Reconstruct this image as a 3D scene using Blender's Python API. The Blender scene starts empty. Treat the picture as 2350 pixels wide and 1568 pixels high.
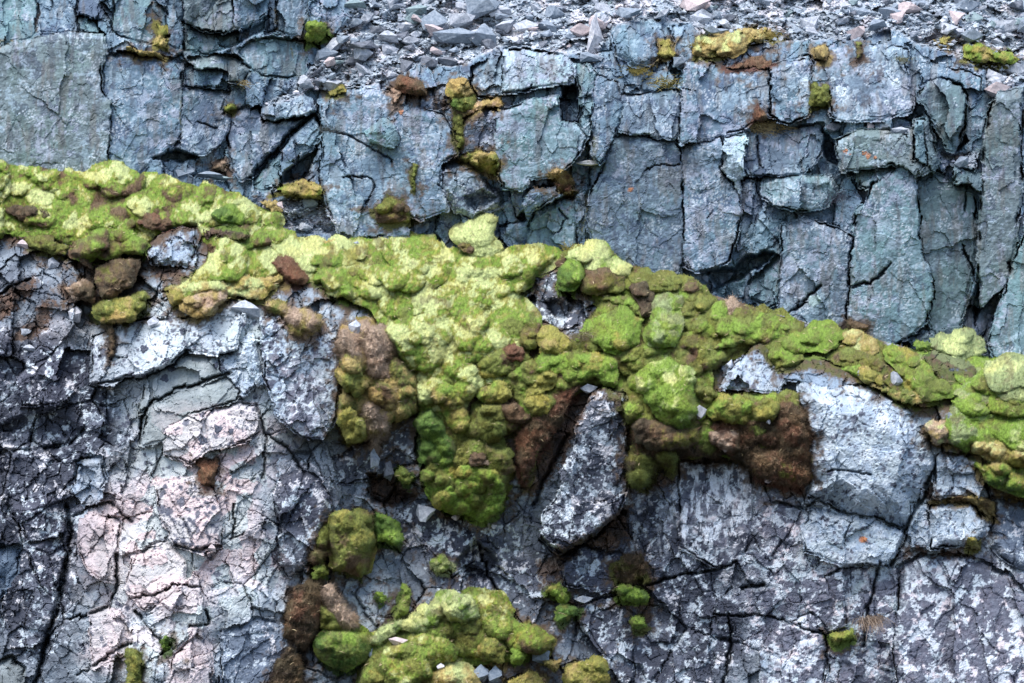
import bpy, bmesh, math, random
import numpy as np

# ------------------------------------------------------------------ camera, sky, sun
S = bpy.context.scene
COL = S.collection
PX = 10.0 / 2350.0          # one unit of the layout grid in metres at Y = 0
DIST = 25.0                 # camera distance from the Y = 0 plane
CZ = 5.0                    # camera height
cam_d = bpy.data.cameras.new('camera'); cam = bpy.data.objects.new('camera', cam_d); COL.objects.link(cam)
cam.location = (0, -DIST, CZ); cam.rotation_euler = (math.radians(90), 0, 0)
cam_d.sensor_width = 36; cam_d.lens = 36 * DIST / 10.0; cam_d.clip_end = 1000
S.camera = cam
SUN_EL, SUN_AZ = 66, -30    # azimuth measured from the camera's back towards its left
W = bpy.data.worlds.new('World'); S.world = W; W.use_nodes = True
nt = W.node_tree; nt.nodes.clear()
sky = nt.nodes.new('ShaderNodeTexSky'); sky.sky_type = 'NISHITA'; sky.sun_disc = False
sky.sun_elevation = math.radians(SUN_EL); sky.sun_rotation = math.radians(180 - SUN_AZ)
sky.dust_density = 2.0; sky.ozone_density = 1.5
bg = nt.nodes.new('ShaderNodeBackground'); bg.inputs[1].default_value = 0.085
wo = nt.nodes.new('ShaderNodeOutputWorld')
nt.links.new(sky.outputs[0], bg.inputs[0]); nt.links.new(bg.outputs[0], wo.inputs[0])
sun_d = bpy.data.lights.new('sun', 'SUN'); sun_d.energy = 1.5; sun_d.angle = math.radians(55); sun_d.color = (1.0, 0.965, 0.92)
sun = bpy.data.objects.new('sun', sun_d); COL.objects.link(sun)
sun.rotation_euler = (math.radians(90 - SUN_EL), 0, math.radians(SUN_AZ))
S.view_settings.view_transform = 'Standard'; S.view_settings.look = 'None'; S.view_settings.gamma = 1
S.view_settings.exposure = 1.72
S.cycles.max_bounces = 5; S.cycles.diffuse_bounces = 3

# ------------------------------------------------------------------ numpy noise
F32 = np.float32
def _h(ix, iy, seed):
    h = (ix.astype(np.int64) * 374761393 + iy.astype(np.int64) * 668265263 + seed * 2246822519) & 0xFFFFFFFF
    h = ((h ^ (h >> 13)) * 1274126177) & 0xFFFFFFFF
    h = ((h ^ (h >> 16)) * 2654435761) & 0xFFFFFFFF
    return h ^ (h >> 15)
def _r(ix, iy, seed): return (_h(ix, iy, seed) & 0xFFFFFF).astype(F32) / F32(0xFFFFFF)
def perlin(x, y, seed=0):
    ix = np.floor(x); iy = np.floor(y); fx = (x - ix).astype(F32); fy = (y - iy).astype(F32)
    ix = ix.astype(np.int64); iy = iy.astype(np.int64)
    def g(a, b, dx, dy):
        t = _r(a, b, seed) * F32(6.2831853)
        return np.cos(t) * dx + np.sin(t) * dy
    ux = fx * fx * fx * (fx * (fx * 6 - 15) + 10); uy = fy * fy * fy * (fy * (fy * 6 - 15) + 10)
    a = g(ix, iy, fx, fy); b = g(ix + 1, iy, fx - 1, fy); c = g(ix, iy + 1, fx, fy - 1); d = g(ix + 1, iy + 1, fx - 1, fy - 1)
    return ((a + (b - a) * ux) * (1 - uy) + (c + (d - c) * ux) * uy) * F32(1.5)
def fbm(x, y, sc, octv=4, seed=0, gain=0.5, ay=1.0):
    s = 0; a = 1.0; f = 1.0 / sc
    for o in range(octv):
        s = s + a * perlin(x * f, y * f / ay, seed + o * 17); a *= gain; f *= 2.03
    return s
def worley(x, y, seed=0, jit=0.95):
    """F1, F2, cell random a/b/c and the offset to the nearest feature point"""
    ix = np.floor(x).astype(np.int64); iy = np.floor(y).astype(np.int64)
    f1 = np.full(x.shape, 9, F32); f2 = np.full(x.shape, 9, F32)
    cx = np.zeros(x.shape, np.int64); cy = np.zeros(x.shape, np.int64); ddx = np.zeros(x.shape, F32); ddy = np.zeros(x.shape, F32)
    for a in (-1, 0, 1):
        for b in (-1, 0, 1):
            jx = ix + a; jy = iy + b
            px = jx + 0.5 + (_r(jx, jy, seed) - 0.5) * jit; py = jy + 0.5 + (_r(jx, jy, seed + 7) - 0.5) * jit
            dx = (x - px).astype(F32); dy = (y - py).astype(F32); d = np.sqrt(dx * dx + dy * dy)
            m = d < f1
            f2 = np.where(m, f1, np.minimum(f2, d)); f1 = np.where(m, d, f1)
            cx = np.where(m, jx, cx); cy = np.where(m, jy, cy); ddx = np.where(m, dx, ddx); ddy = np.where(m, dy, ddy)
    return f1, f2, cx, cy, ddx, ddy
def sstep(a, b, x):
    t = np.clip((x - a) / (b - a), 0, 1); return t * t * (3 - 2 * t)
def facets(u, v, sc, seed, amp, tilt=1.0, crack=0.0, cw=0.08, ay=1.0, rot=0.0):
    """broken-rock relief: tilted planar cells with steps and optional open cracks between them (metres)"""
    c, s = math.cos(rot), math.sin(rot)
    x = (u * c + v * s) / sc; y = (-u * s + v * c) / (sc * ay)
    f1, f2, cx, cy, dx, dy = worley(x, y, seed)
    h = (_r(cx, cy, seed + 31) - 0.5) * amp + (dx * (_r(cx, cy, seed + 32) - 0.5) + dy * (_r(cx, cy, seed + 33) - 0.5)) * amp * tilt * 1.6
    if crack: h = h + crack * np.exp(-((f2 - f1) / cw) ** 2) * sstep(0.0, 0.45, perlin(u / (sc * 1.3), v / (sc * 1.3), seed + 40) + .12)
    return h
def cobble(u, v, sc, seed, ay=1.0):
    f1, f2, *_ = worley(u / sc, v / (sc * ay), seed)
    return np.clip(1 - (f1 / 0.9) ** 2, 0, 1) ** .75, _[0], _[1]
def mix(a, b, t): return a + (b - a) * t
def C3(*c): return np.array(c, F32)

# ------------------------------------------------------------------ helpers
def P(s): return np.array([[float(q) for q in p.split(',')] for p in s.split()], np.float64)
def world(u, v, Y):
    k = (Y + DIST) / DIST * PX
    return np.stack([(u - 1175.0) * k, Y, (783.7 - v) * k + CZ], -1)
def sdist(poly, u, v):
    """signed distance to a polygon, positive inside (layout units)"""
    d = np.full(u.shape, 1e9); inside = np.zeros(u.shape, bool); n = len(poly)
    for i in range(n):
        ax, ay = poly[i]; bx, by = poly[(i + 1) % n]; ex, ey = bx - ax, by - ay
        t = np.clip(((u - ax) * ex + (v - ay) * ey) / max(ex * ex + ey * ey, 1e-9), 0, 1)
        d = np.minimum(d, (u - ax - t * ex) ** 2 + (v - ay - t * ey) ** 2)
        if ay != by:
            c = ((ay > v) != (by > v)) & (u < ex * (v - ay) / (by - ay) + ax); inside ^= c
    d = np.sqrt(d); return np.where(inside, d, -d)
def line_d(pts, u, v):
    d = np.full(u.shape, 1e9)
    for (ax, ay), (bx, by) in zip(pts[:-1], pts[1:]):
        ex, ey = bx - ax, by - ay
        t = np.clip(((u - ax) * ex + (v - ay) * ey) / max(ex * ex + ey * ey, 1e-9), 0, 1)
        d = np.minimum(d, (u - ax - t * ex) ** 2 + (v - ay - t * ey) ** 2)
    return np.sqrt(d)
def tps(pts):
    """smooth surface through (u, v, Y) control points"""
    p = np.array(pts, float); xy = p[:, :2] / 1000; n = len(p)
    def U(r2): return np.where(r2 > 1e-12, r2 * np.log(np.maximum(r2, 1e-12)), 0)
    K = U(((xy[:, None] - xy[None]) ** 2).sum(-1)) + np.eye(n) * 0.004
    A = np.zeros((n + 3, n + 3)); A[:n, :n] = K; A[:n, n] = 1; A[:n, n + 1:] = xy; A[n, :n] = 1; A[n + 1:, :n] = xy.T
    w = np.linalg.solve(A, np.concatenate([p[:, 2], [0, 0, 0]]))
    def f(u, v):
        x = np.asarray(u, float) / 1000; y = np.asarray(v, float) / 1000
        s = w[n] + w[n + 1] * x + w[n + 2] * y
        for i in range(n): s = s + w[i] * U((x - xy[i, 0]) ** 2 + (y - xy[i, 1]) ** 2)
        return s
    return f
def mesh_np(name, V, quads, tris=None, col=None, smooth=False):
    me = bpy.data.meshes.new(name)
    nq = len(quads); ntr = 0 if tris is None else len(tris)
    me.vertices.add(len(V)); me.vertices.foreach_set('co', np.ascontiguousarray(V, F32).ravel())
    idx = quads.ravel() if ntr == 0 else np.concatenate([quads.ravel(), tris.ravel()])
    me.loops.add(len(idx)); me.loops.foreach_set('vertex_index', idx.astype(np.int32))
    me.polygons.add(nq + ntr)
    st = np.concatenate([np.arange(nq) * 4, nq * 4 + np.arange(ntr) * 3]).astype(np.int32)
    me.polygons.foreach_set('loop_start', st)
    me.polygons.foreach_set('use_smooth', np.full(nq + ntr, smooth))
    if col is not None:
        a = me.attributes.new('tint', 'FLOAT_COLOR', 'POINT')
        a.data.foreach_set('color', np.concatenate([col, np.ones((len(col), 1), F32)], 1).astype(F32).ravel())
    me.update(calc_edges=True); return me
def tag(o, label=None, cat=None, group=None, kind=None):
    if label: o['label'] = label
    if cat: o['category'] = cat
    if group: o['group'] = group
    if kind: o['kind'] = kind
    return o
def link(name, V, quads, tris, col, mat, parent=None, smooth=False):
    """one mesh object whose origin sits at the foot of its shape"""
    org = np.array([(V[:, 0].min() + V[:, 0].max()) / 2, (V[:, 1].min() + V[:, 1].max()) / 2, V[:, 2].min()])
    if parent is not None: org = np.array(parent.location)
    me = mesh_np(name, V - org, quads, tris, col, smooth); me.materials.append(mat)
    o = bpy.data.objects.new(name, me); COL.objects.link(o)
    if parent is None: o.location = org
    else: o.parent = parent
    return o
def with_skirt(V, quads, col, depth):
    """thickness: every open border of the sheet is carried back by depth metres"""
    e = np.concatenate([quads[:, [0, 1]], quads[:, [1, 2]], quads[:, [2, 3]], quads[:, [3, 0]]])
    key = np.sort(e, 1); k = key[:, 0].astype(np.int64) * (len(V) + 1) + key[:, 1]
    _, inv, cnt = np.unique(k, return_inverse=True, return_counts=True)
    be = e[cnt[inv] == 1]
    bv, bi = np.unique(be.ravel(), return_inverse=True); bi = bi.reshape(be.shape)
    nv = V[bv].copy(); nv[:, 0] *= 1 + depth / (nv[:, 1] + DIST); nv[:, 2] = CZ + (nv[:, 2] - CZ) * (1 + depth / (nv[:, 1] + DIST)); nv[:, 1] += depth
    n0 = len(V)
    sk = np.stack([be[:, 1], be[:, 0], n0 + bi[:, 0], n0 + bi[:, 1]], 1)
    return np.concatenate([V, nv]), np.concatenate([quads, sk]), np.concatenate([col, col[bv]])

# ------------------------------------------------------------------ materials
def rock_mat(name, bump=0.5, speck=0.35):
    m = bpy.data.materials.new(name); m.use_nodes = True; n = m.node_tree; b = n.nodes['Principled BSDF']
    at = n.nodes.new('ShaderNodeAttribute'); at.attribute_name = 'tint'
    geo = n.nodes.new('ShaderNodeNewGeometry')
    nz = n.nodes.new('ShaderNodeTexNoise'); nz.inputs['Scale'].default_value = 38; nz.inputs['Detail'].default_value = 6; nz.inputs['Roughness'].default_value = 0.7
    mr = n.nodes.new('ShaderNodeMapRange'); mr.inputs[1].default_value = 0.3; mr.inputs[2].default_value = 0.7
    mr.inputs[3].default_value = 1 - speck; mr.inputs[4].default_value = 1 + speck
    mx = n.nodes.new('ShaderNodeVectorMath'); mx.operation = 'SCALE'
    bp = n.nodes.new('ShaderNodeBump'); bp.inputs['Strength'].default_value = bump; bp.inputs['Distance'].default_value = 0.012
    n.links.new(geo.outputs['Position'], nz.inputs['Vector']); n.links.new(nz.outputs['Fac'], mr.inputs[0])
    n.links.new(at.outputs['Color'], mx.inputs[0]); n.links.new(mr.outputs[0], mx.inputs['Scale'])
    n.links.new(mx.outputs[0], b.inputs['Base Color']); n.links.new(nz.outputs['Fac'], bp.inputs['Height']); n.links.new(bp.outputs[0], b.inputs['Normal'])
    b.inputs['Roughness'].default_value = 0.88; b.inputs['Specular IOR Level'].default_value = 0.25
    return m
def stone_mat(name, c1, c2, sc=26):
    m = bpy.data.materials.new(name); m.use_nodes = True; n = m.node_tree; b = n.nodes['Principled BSDF']
    geo = n.nodes.new('ShaderNodeNewGeometry')
    nz = n.nodes.new('ShaderNodeTexNoise'); nz.inputs['Scale'].default_value = sc; nz.inputs['Detail'].default_value = 8; nz.inputs['Roughness'].default_value = 0.75
    cr = n.nodes.new('ShaderNodeValToRGB'); cr.color_ramp.elements[0].position = 0.35; cr.color_ramp.elements[1].position = 0.65
    cr.color_ramp.elements[0].color = (*c1, 1); cr.color_ramp.elements[1].color = (*c2, 1)
    bp = n.nodes.new('ShaderNodeBump'); bp.inputs['Strength'].default_value = 0.5; bp.inputs['Distance'].default_value = 0.01
    n.links.new(geo.outputs['Position'], nz.inputs['Vector']); n.links.new(nz.outputs['Fac'], cr.inputs[0])
    n.links.new(cr.outputs[0], b.inputs['Base Color']); n.links.new(nz.outputs['Fac'], bp.inputs['Height']); n.links.new(bp.outputs[0], b.inputs['Normal'])
    b.inputs['Roughness'].default_value = 0.9; b.inputs['Specular IOR Level'].default_value = 0.2
    return m
M_ROCK = rock_mat('weathered_rock', 0.2, 0.2); M_MOSS = rock_mat('moss', 0.5, 0.2)
_b = M_MOSS.node_tree.nodes['Principled BSDF']; _b.inputs['Sheen Weight'].default_value = 0.08; _b.inputs['Sheen Roughness'].default_value = 0.45; _b.inputs['Sheen Tint'].default_value = (.85, .95, .55, 1)
M_ST = {'pale': stone_mat('pale_stone', (0.2, 0.23, 0.28), (0.52, 0.55, 0.6)), 'grey': stone_mat('grey_stone', (0.13, 0.17, 0.22), (0.3, 0.35, 0.41)),
        'dark': stone_mat('dark_stone', (0.07, 0.08, 0.1), (0.2, 0.22, 0.26)), 'pink': stone_mat('pink_stone', (0.36, 0.3, 0.31), (0.55, 0.48, 0.48)),
        'white': stone_mat('white_stone', (0.33, 0.34, 0.37), (0.66, 0.66, 0.7)), 'teal': stone_mat('teal_stone', (0.14, 0.2, 0.22), (0.27, 0.35, 0.37))}
# ------------------------------------------------------------------ the two rock faces: smooth base surfaces
BR = tps([(-300,0,2.9),(-300,500,2.4),(100,0,2.95),(100,110,2.55),(120,370,2.35),(500,20,3.1),(650,100,3.0),(560,200,2.85),(560,400,2.6),(720,20,3.15),
          (760,130,3.2),(880,190,2.75),(900,430,2.5),(650,520,2.3),(1000,100,3.35),(1000,0,3.9),(1080,180,2.8),(1230,130,2.75),(1300,80,3.15),(1300,0,3.75),(1230,500,2.45),
          (1400,130,2.8),(1450,40,3.2),(1480,450,2.4),(1600,0,3.8),(1640,80,3.25),(1650,150,2.8),(1700,500,2.4),(1800,330,2.6),(1900,100,3.1),(1950,0,3.9),(1960,120,2.85),(2050,600,2.35),
          (2060,50,3.3),(2160,170,2.8),(2230,130,3.1),(2300,40,3.8),(2340,220,2.9),(2300,600,2.5),(2700,100,3.4),(2700,700,2.4),(1200,900,2.5),(100,800,2.5),(2300,950,2.45),
          (900,-300,6.0),(1700,-300,6.2),(2500,-300,6.4),(200,-300,3.6)])
BF = tps([(-500,450,1.8),(-500,700,0.6),(-500,1100,0.4),(0,380,2.15),(0,540,1.1),(60,700,0.7),(60,1000,0.5),(40,1300,0.35),(60,1560,0.2),(200,390,2.15),(260,540,1.1),(300,650,0.5),(270,720,0.12),
          (450,700,0.08),(330,800,-0.08),(450,1000,-0.42),(350,1300,-0.85),(300,1568,-1.2),(560,690,0.12),(560,850,-0.18),(560,1200,-0.75),(600,1568,-0.95),(700,740,0.1),(760,850,-0.05),(720,1050,-0.25),(680,1250,-0.4),
          (560,440,2.1),(640,500,2.2),(560,560,1.2),(560,620,0.6),(700,660,0.55),(800,550,2.1),(800,680,0.75),(820,800,0.2),(850,900,0.1),(830,1050,0.2),(1000,550,2.2),(1000,700,1.2),(1000,850,0.6),(1000,960,0.3),(1000,1100,0.1),
          (1130,520,2.3),(1250,590,2.1),(1200,750,1.0),(1150,900,0.4),(1300,570,2.15),(1270,690,1.5),(1350,650,1.5),(1450,620,2.0),(1430,750,0.9),(1300,830,0.5),(1280,920,0.2),(1550,640,2.0),(1540,760,0.85),
          (1390,950,0.05),(1300,1200,0.1),(1000,1250,0.25),(870,1250,0.1),(1080,1330,0.2),(1150,1400,0.0),(1040,1380,-0.15),(1000,1480,-0.45),(900,1568,-0.6),(1200,1480,-0.3),(1250,1568,-0.4),(1520,870,0.3),(1530,1000,0.0),(1650,1080,0.25),(1780,1080,0.15),
          (1400,1350,0.2),(1600,1250,0.2),(1550,1500,0.1),(1760,1400,0.0),(1700,720,1.5),(1720,830,0.7),(1900,745,1.9),(1880,830,0.8),(1990,860,0.25),(2040,800,1.5),(1990,1000,-0.15),(1960,1250,-0.1),(2110,1080,0.0),
          (2110,870,0.8),(2200,780,2.1),(2170,850,1.4),(2300,840,1.7),(2320,930,0.9),(2200,950,0.45),(2300,1050,0.25),(2200,1200,0.05),(2340,1220,0.2),(2200,1320,-0.05),(2200,1560,-0.25),(1900,1560,-0.15),
          (2800,850,1.9),(2800,1050,0.5),(2800,1500,0.0),(1200,1900,-0.6),(300,1900,-0.8),(2200,1900,-0.5)])
def axis(lo, a, b, hi, st=2.0):
    x = list(np.arange(a, b + 0.1, st)); s = 3.5; q = x[-1]
    while q < hi and q < b + 330: q += s; x.append(q)
    while q < hi: s *= 1.22; q += s; x.append(q)
    s = 3.5; q = x[0]; left = []
    while q > lo and q > a - 330: q -= s; left.append(q)
    while q > lo: s *= 1.22; q -= s; left.append(q)
    return np.array(left[::-1] + x)
class Layer: pass
def layer(us, vs, base):
    L = Layer(); L.us, L.vs = us, vs
    L.u, L.v = np.meshgrid(us, vs); L.base = base(L.u, L.v); L.Y = L.base.copy()
    L.id = np.zeros(L.u.shape, np.int32); L.groove = np.zeros(L.u.shape)
    u, v = L.u, L.v                                     # edges wander: polygons are tested in warped coordinates
    L.wu = u + 4 * perlin(u / 90, v / 90, 901) + 1.6 * perlin(u / 18, v / 18, 902) + 1.0 * perlin(u / 6, v / 6, 903)
    L.wv = v + 4 * perlin(u / 90, v / 90, 911) + 1.6 * perlin(u / 18, v / 18, 912) + 1.0 * perlin(u / 6, v / 6, 913)
    for sc_, am in ((34, 6), (14, 4)):                   # chipped, angular outlines: cells of the outline jump sideways together
        _, _, cx, cy, _, _ = worley(u / sc_, v / sc_, 920 + sc_)
        L.wu = L.wu + am * (_r(cx, cy, 921) - .5); L.wv = L.wv + am * (_r(cx, cy, 922) - .5)
    L.relief = np.zeros(L.u.shape); L.rmix = 0.2
    L.tone = np.zeros(L.u.shape, np.int32); L.dark = np.full(L.u.shape, 0.3); L.pale = np.full(L.u.shape, 0.3)
    return L
R = layer(axis(-620, -8, 2358, 2950), axis(-330, -8, 900, 1200), BR)
Fr = layer(axis(-620, -8, 2358, 2950), axis(330, 345, 1576, 2000), BF)
def window(L, poly, pad):
    i0, i1 = np.searchsorted(L.us, [poly[:, 0].min() - pad, poly[:, 0].max() + pad]); j0, j1 = np.searchsorted(L.vs, [poly[:, 1].min() - pad, poly[:, 1].max() + pad])
    return slice(j0, j1), slice(i0, i1)
ENT = []
TONES = 'btlgdkpwx'
def block(L, name, label, cat, poly, off=0.0, tx=0.0, tz=0.12, tone='b', dark=0.3, pale=0.3, gap=1.6, rnd=3, rough=1.0, gd=0.10, parent=None, group=None, flat=0.85, solid=True, rm=None):
    """a joint-bounded block of a rock face: its own plane, tilt, rounded arrises and the open joint round it"""
    poly = P(poly); w = window(L, poly, 30); u, v, wu, wv = L.u[w], L.v[w], L.wu[w], L.wv[w]
    d = sdist(poly, wu, wv); ins = (d > 0) | ((d > -5) & (L.id[w] == 0)); n = len(ENT) + 1
    pc = np.stack([poly[:, 0].clip(-40, 2390), poly[:, 1].clip(-40, 1610)], 1); uc, vc = (pc.min(0) + pc.max(0)) / 2; s = n * 13
    plane = L.basef(uc, vc) + 0 * u
    g = (L.basef(uc + 20, vc) - L.basef(uc - 20, vc)) / 40, (L.basef(uc, vc + 20) - L.basef(uc, vc - 20)) / 40
    plane = plane + np.clip(g[0], -.0015, .0015) * 220 * np.tanh((u - uc) / 220) + np.clip(g[1], -.0015, .0008) * 260 * np.tanh((v - vc) / 260)
    rnd = rnd if rnd > 15 else min(rnd, 4)
    y = plane * flat + L.base[w] * (1 - flat) - off * (1.3 if L is R else 1.0) + tx * 150 * np.tanh((u - uc) / 150) * PX + tz * 180 * np.tanh((vc - v) / 180) * PX
    rk = random.Random(n * 7 + (0 if L is R else 500)); q_ = .34 if L is R else .18; tx = tx + rk.uniform(-q_, q_); tz = tz + rk.uniform(-.16, .2)
    size = math.sqrt(max(1, (np.ptp(pc[:, 0])) * np.ptp(pc[:, 1])))
    y = y + rough * (facets(wu + 9 * perlin(u / 40, v / 40, s), wv + 9 * perlin(u / 40, v / 40, s + 1), min(150, size * 0.6), s, 0.11 if size < 190 else .07, 1.6, ay=1.6, rot=0.15) + facets(wu, wv, size * 0.22, s + 5, 0.022, 1.2, ay=1.3, rot=-.2))
    y = np.maximum(y, L.base[w] - .55) + L.relief[w] * (rm if rm is not None else L.rmix * (.4 if tone in 'tgx' else 1))
    up = sdist(poly, wu, wv - 15); y = y + rk.uniform(.03, .2) * np.clip(-up / 15, 0, 1) * (d < 15)      # broken upper arris: a sloping ledge that catches the sky
    e = np.clip(1 - d / rnd, 0, 1); y = y + 0.05 * e * e * min(8, rnd / 10)
    L.Y[w] = np.where(ins, y, L.Y[w])
    if solid: L.id[w] = np.where(ins, n, L.id[w])
    L.tone[w] = np.where(ins, TONES.index(tone), L.tone[w]); L.dark[w] = np.where(ins, dark, L.dark[w]); L.pale[w] = np.where(ins, pale, L.pale[w])
    gap = min(gap, 2.6); gr = min(gd, .3) * np.exp(-(d / gap) ** 2) * (0.06 + 0.94 * sstep(0.0, 0.4, perlin(u / 75, v / 75, s) + .02))
    L.groove[w] = np.where(ins, gr, np.maximum(L.groove[w], gr))
    if solid: ENT.append(dict(L=L, n=n, name=name, label=label, cat=cat, parent=parent, group=group))
    return n if solid else None
def hollow(L, poly, depth=0.45, soft=10):
    poly = P(poly); w = window(L, poly, 5); d = sdist(poly, L.wu[w], L.wv[w])
    t = sstep(0, soft, d); L.hol[w] = np.maximum(L.hol[w], depth * t)
def crack(L, pts, width=4, depth=0.2):
    pts = P(pts); w = window(L, pts, 25); d = line_d(pts, L.wu[w], L.wv[w])
    L.groove[w] = np.maximum(L.groove[w], depth * np.exp(-(d / width) ** 2))
for L_, f_ in ((R, BR), (Fr, BF)): L_.hol = np.zeros(L_.u.shape); L_.basef = f_

# unlabelled bedrock of the rear cliff: jointed columns
u, v = R.u, R.v
scree = [P('790,-400 792,0 800,40 775,70 760,100 735,118 705,165 690,190 640,215 600,238 640,240 720,205 790,205 900,185 960,150 1075,150 1100,130 1150,108 1200,112 1290,122 1330,130 1365,148 1385,120 1408,60 1480,48 1590,60 1600,90 1660,120 1760,100 1870,95 1970,90 2050,70 2090,95 2140,110 2260,160 2262,200 2320,200 2420,190 2950,190 2950,-400'),
         P('600,480 650,455 735,455 760,490 775,520 770,540 640,530 600,500'), P('2160,348 2250,352 2245,385 2180,382')]
R.scree = np.maximum.reduce([sdist(p, R.wu, R.wv) for p in scree])
sm = sstep(-4, 6, R.scree)
R.Y += (1 - sm) * facets(R.wu, R.wv, 62, 11, 0.24, 0.9, 0.08, 0.04, 2.2)
R.relief = (1 - sm) * (facets(R.wu, R.wv, 40, 12, 0.07, 1.3, 0.03, 0.05, 1.3) + facets(R.wu, R.wv, 17, 16, 0.02, 1.3, 0.012, 0.06, 1.2)); R.Y += R.relief - .10 * (1 - sm)
R.Y += sm * (facets(R.wu, R.wv, 46, 13, 0.15, 1.7, 0.02, 0.08, 0.55) + facets(R.wu, R.wv, 17, 14, 0.06, 1.6, 0.015, 0.12, 0.6) + facets(u, v, 7, 15, 0.025, 1.5, 0.01, 0.15, 0.7))
B = lambda *a, **k: block(R, *a, **k)
RB = 'rock_block'; CB = 'rock block'
B(RB,'top left corner slab of greenish grey rock above the widest slab',CB,'-500,-330 80,-330 82,0 80,68 72,84 40,90 -10,98 -500,98',.05,0,.1,'t',.2,.2)
B(RB,'narrow blue grey block right of a rusty vertical joint in the upper left cliff',CB,'84,-330 174,-330 176,0 176,72 111,77 86,72',.04,0,.1,'b',.3,.35)
B('rock_chip','small green grey wedge under a purple overhang in the upper left cliff','rock','178,34 220,47 224,67 235,77 180,74',-.02,0,.1,'t',.1,.2)
B(RB,'dark purple stained block high in the left cliff, broken at its foot',CB,'178,-330 223,-330 224,0 253,34 218,42 180,27',.09,0,.1,'l',.6,.2)
B(RB,'mottled block with a dark star shaped stain in the upper left cliff',CB,'257,-330 356,-330 356,0 383,30 383,84 350,101 292,84 259,71',.03,.1,.1,'t',.5,.3)
B('rock_pillar','thin broken pillar beside the mossy cleft in the upper left cliff','rock pillar','385,-330 418,-330 420,90 405,112 386,104',.03,0,.05,'b',.3,.2)
B(RB,'broad smooth grey block whose lower edge overhangs like a lip, top left',CB,'420,-330 534,-330 534,0 533,64 511,76 447,64 423,50',.22,.05,-.1,'g',.15,.15,rnd=14,gd=.3)
B(RB,'blue faceted block with a pointed lower corner left of the olive moss pad',CB,'536,-330 615,-330 615,0 612,27 568,64 535,62',.2,.35,-.1,'b',.25,.4)
B(RB,'pale greenish flat face tucked beneath the overhanging lip block',CB,'418,54 447,68 511,80 544,66 543,97 470,118 423,116',-.02,0,.1,'t',.05,.15,rnd=6)
B(RB,'narrow lilac column beside the moss pad at the left end of the scree',CB,'633,-330 706,-330 706,0 709,81 692,87 635,72',.06,.1,.1,'l',.35,.4)
B('rock_pillar','slim dark pillar between two upper left blocks','rock pillar','616,-330 632,-330 632,70 616,76',0,0,.05,'l',.6,.1)
B(RB,'greenish block with vertical white streaks below the moss pad',CB,'548,111 628,84 697,94 699,168 665,178 605,175 568,144',.06,.1,.15,'t',.2,.35)
B('rock_slab','low rounded ledge slab of greenish rock under the shaded cleft','rock slab','433,134 497,121 538,128 581,155 560,190 447,172',.14,0,.5,'g',.15,.15,rnd=16)
B('rock_slab','widest smooth grey slab of the cliff, standing on the left moss carpet','rock slab','-500,104 0,104 64,92 101,81 175,72 235,74 240,118 232,168 235,208 259,232 250,302 245,356 255,420 -500,420',.12,.02,.1,'g',.3,.35,rough=.45,rm=.2,gd=.2)
B('rock_slab','blotchy blue slab with pale flakes right of the widest grey slab','rock slab','242,128 296,121 380,134 418,148 418,235 413,312 400,339 346,363 310,420 248,420 256,235 240,205',.1,.1,.12,'b',.45,.5)
B(RB,'ledge block with dark top between blotchy slab and gravel chute',CB,'420,152 524,160 524,200 420,200',.0,.0,.4,'b',.4,.25)
B(RB,'speckled lilac block below a small ledge, left of the diagonal crack',CB,'418,202 524,205 504,252 534,269 517,323 467,356 396,346 417,302',.05,.15,.12,'l',.5,.4)
B(RB,'patchy blue block on the left side of the black diagonal crack',CB,'538,255 591,242 605,276 699,269 640,335 585,405 548,412 534,390 524,319',.12,-.1,.15,'l',.5,.4,gd=.35,gap=5)
B(RB,'rounded cap rock with rough speckled face over the diagonal crack',CB,'598,245 628,232 692,215 719,232 722,255 672,269 632,282 605,272',.24,.1,.3,'l',.45,.5,rnd=14,gd=.3)
B(RB,'smooth wedge leaning over the black cavity right of the diagonal crack',CB,'722,262 740,300 724,326 658,388 645,398 645,343 680,305',.16,.2,-.1,'b',.2,.3,gd=.35,gap=5)
B(RB,'plain blue stone standing between diagonal crack and black cavity',CB,'588,413 642,346 645,432 585,430',.06,0,.1,'t',.1,.2)
B(RB,'tall fractured blue face with a brown mossy crown and olive stain at its foot',CB,'737,230 815,203 893,207 905,245 955,250 1016,258 1040,300 1048,352 1012,366 1008,425 1030,440 1025,480 960,505 940,495 935,545 862,545 780,545 755,480 738,430 742,340',.2,-.05,.1,'b',.3,.55)
fl = ENT[-1]['n']
B('rock_flake','smooth teal flake standing proud of the face','rock','835,300 875,265 905,275 918,330 905,345 850,330',.27,.1,.12,'t',.1,.3,parent=fl,gd=.06)
B(RB,'purple speckled corner block beside the ochre moss in the central cleft',CB,'968,214 1020,195 1024,240 1015,252 965,250',.12,.1,.2,'l',.6,.5)
B('rock_pillar','dark lichen crusted pillar between two moss caps in the central cleft','rock pillar','1062,279 1116,242 1143,255 1133,302 1133,346 1072,352 1052,346',.14,.1,.1,'d',.7,.5)
B('boulder','white streaked boulder under an ochre moss cap in the central cleft','boulder','1018,373 1062,370 1102,390 1116,417 1150,450 1153,475 1116,488 1082,506 1045,485 1015,433',.22,.25,.1,'d',.5,.6,rnd=18)
B(RB,'large pale teal block with soft white rings below the black spotted block',CB,'1146,252 1227,228 1277,222 1284,279 1331,289 1348,319 1331,356 1297,383 1267,403 1213,413 1200,433 1153,433 1146,370 1133,353 1136,269',.22,.08,.12,'t',.25,.55)
B(RB,'pale block peppered with black lichen spots, overhanging a dark notch',CB,'1156,111 1203,114 1287,124 1318,148 1314,185 1271,192 1200,208 1156,215 1153,161',.32,.12,.1,'w',.5,.55,gd=.32,gap=4)
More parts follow.
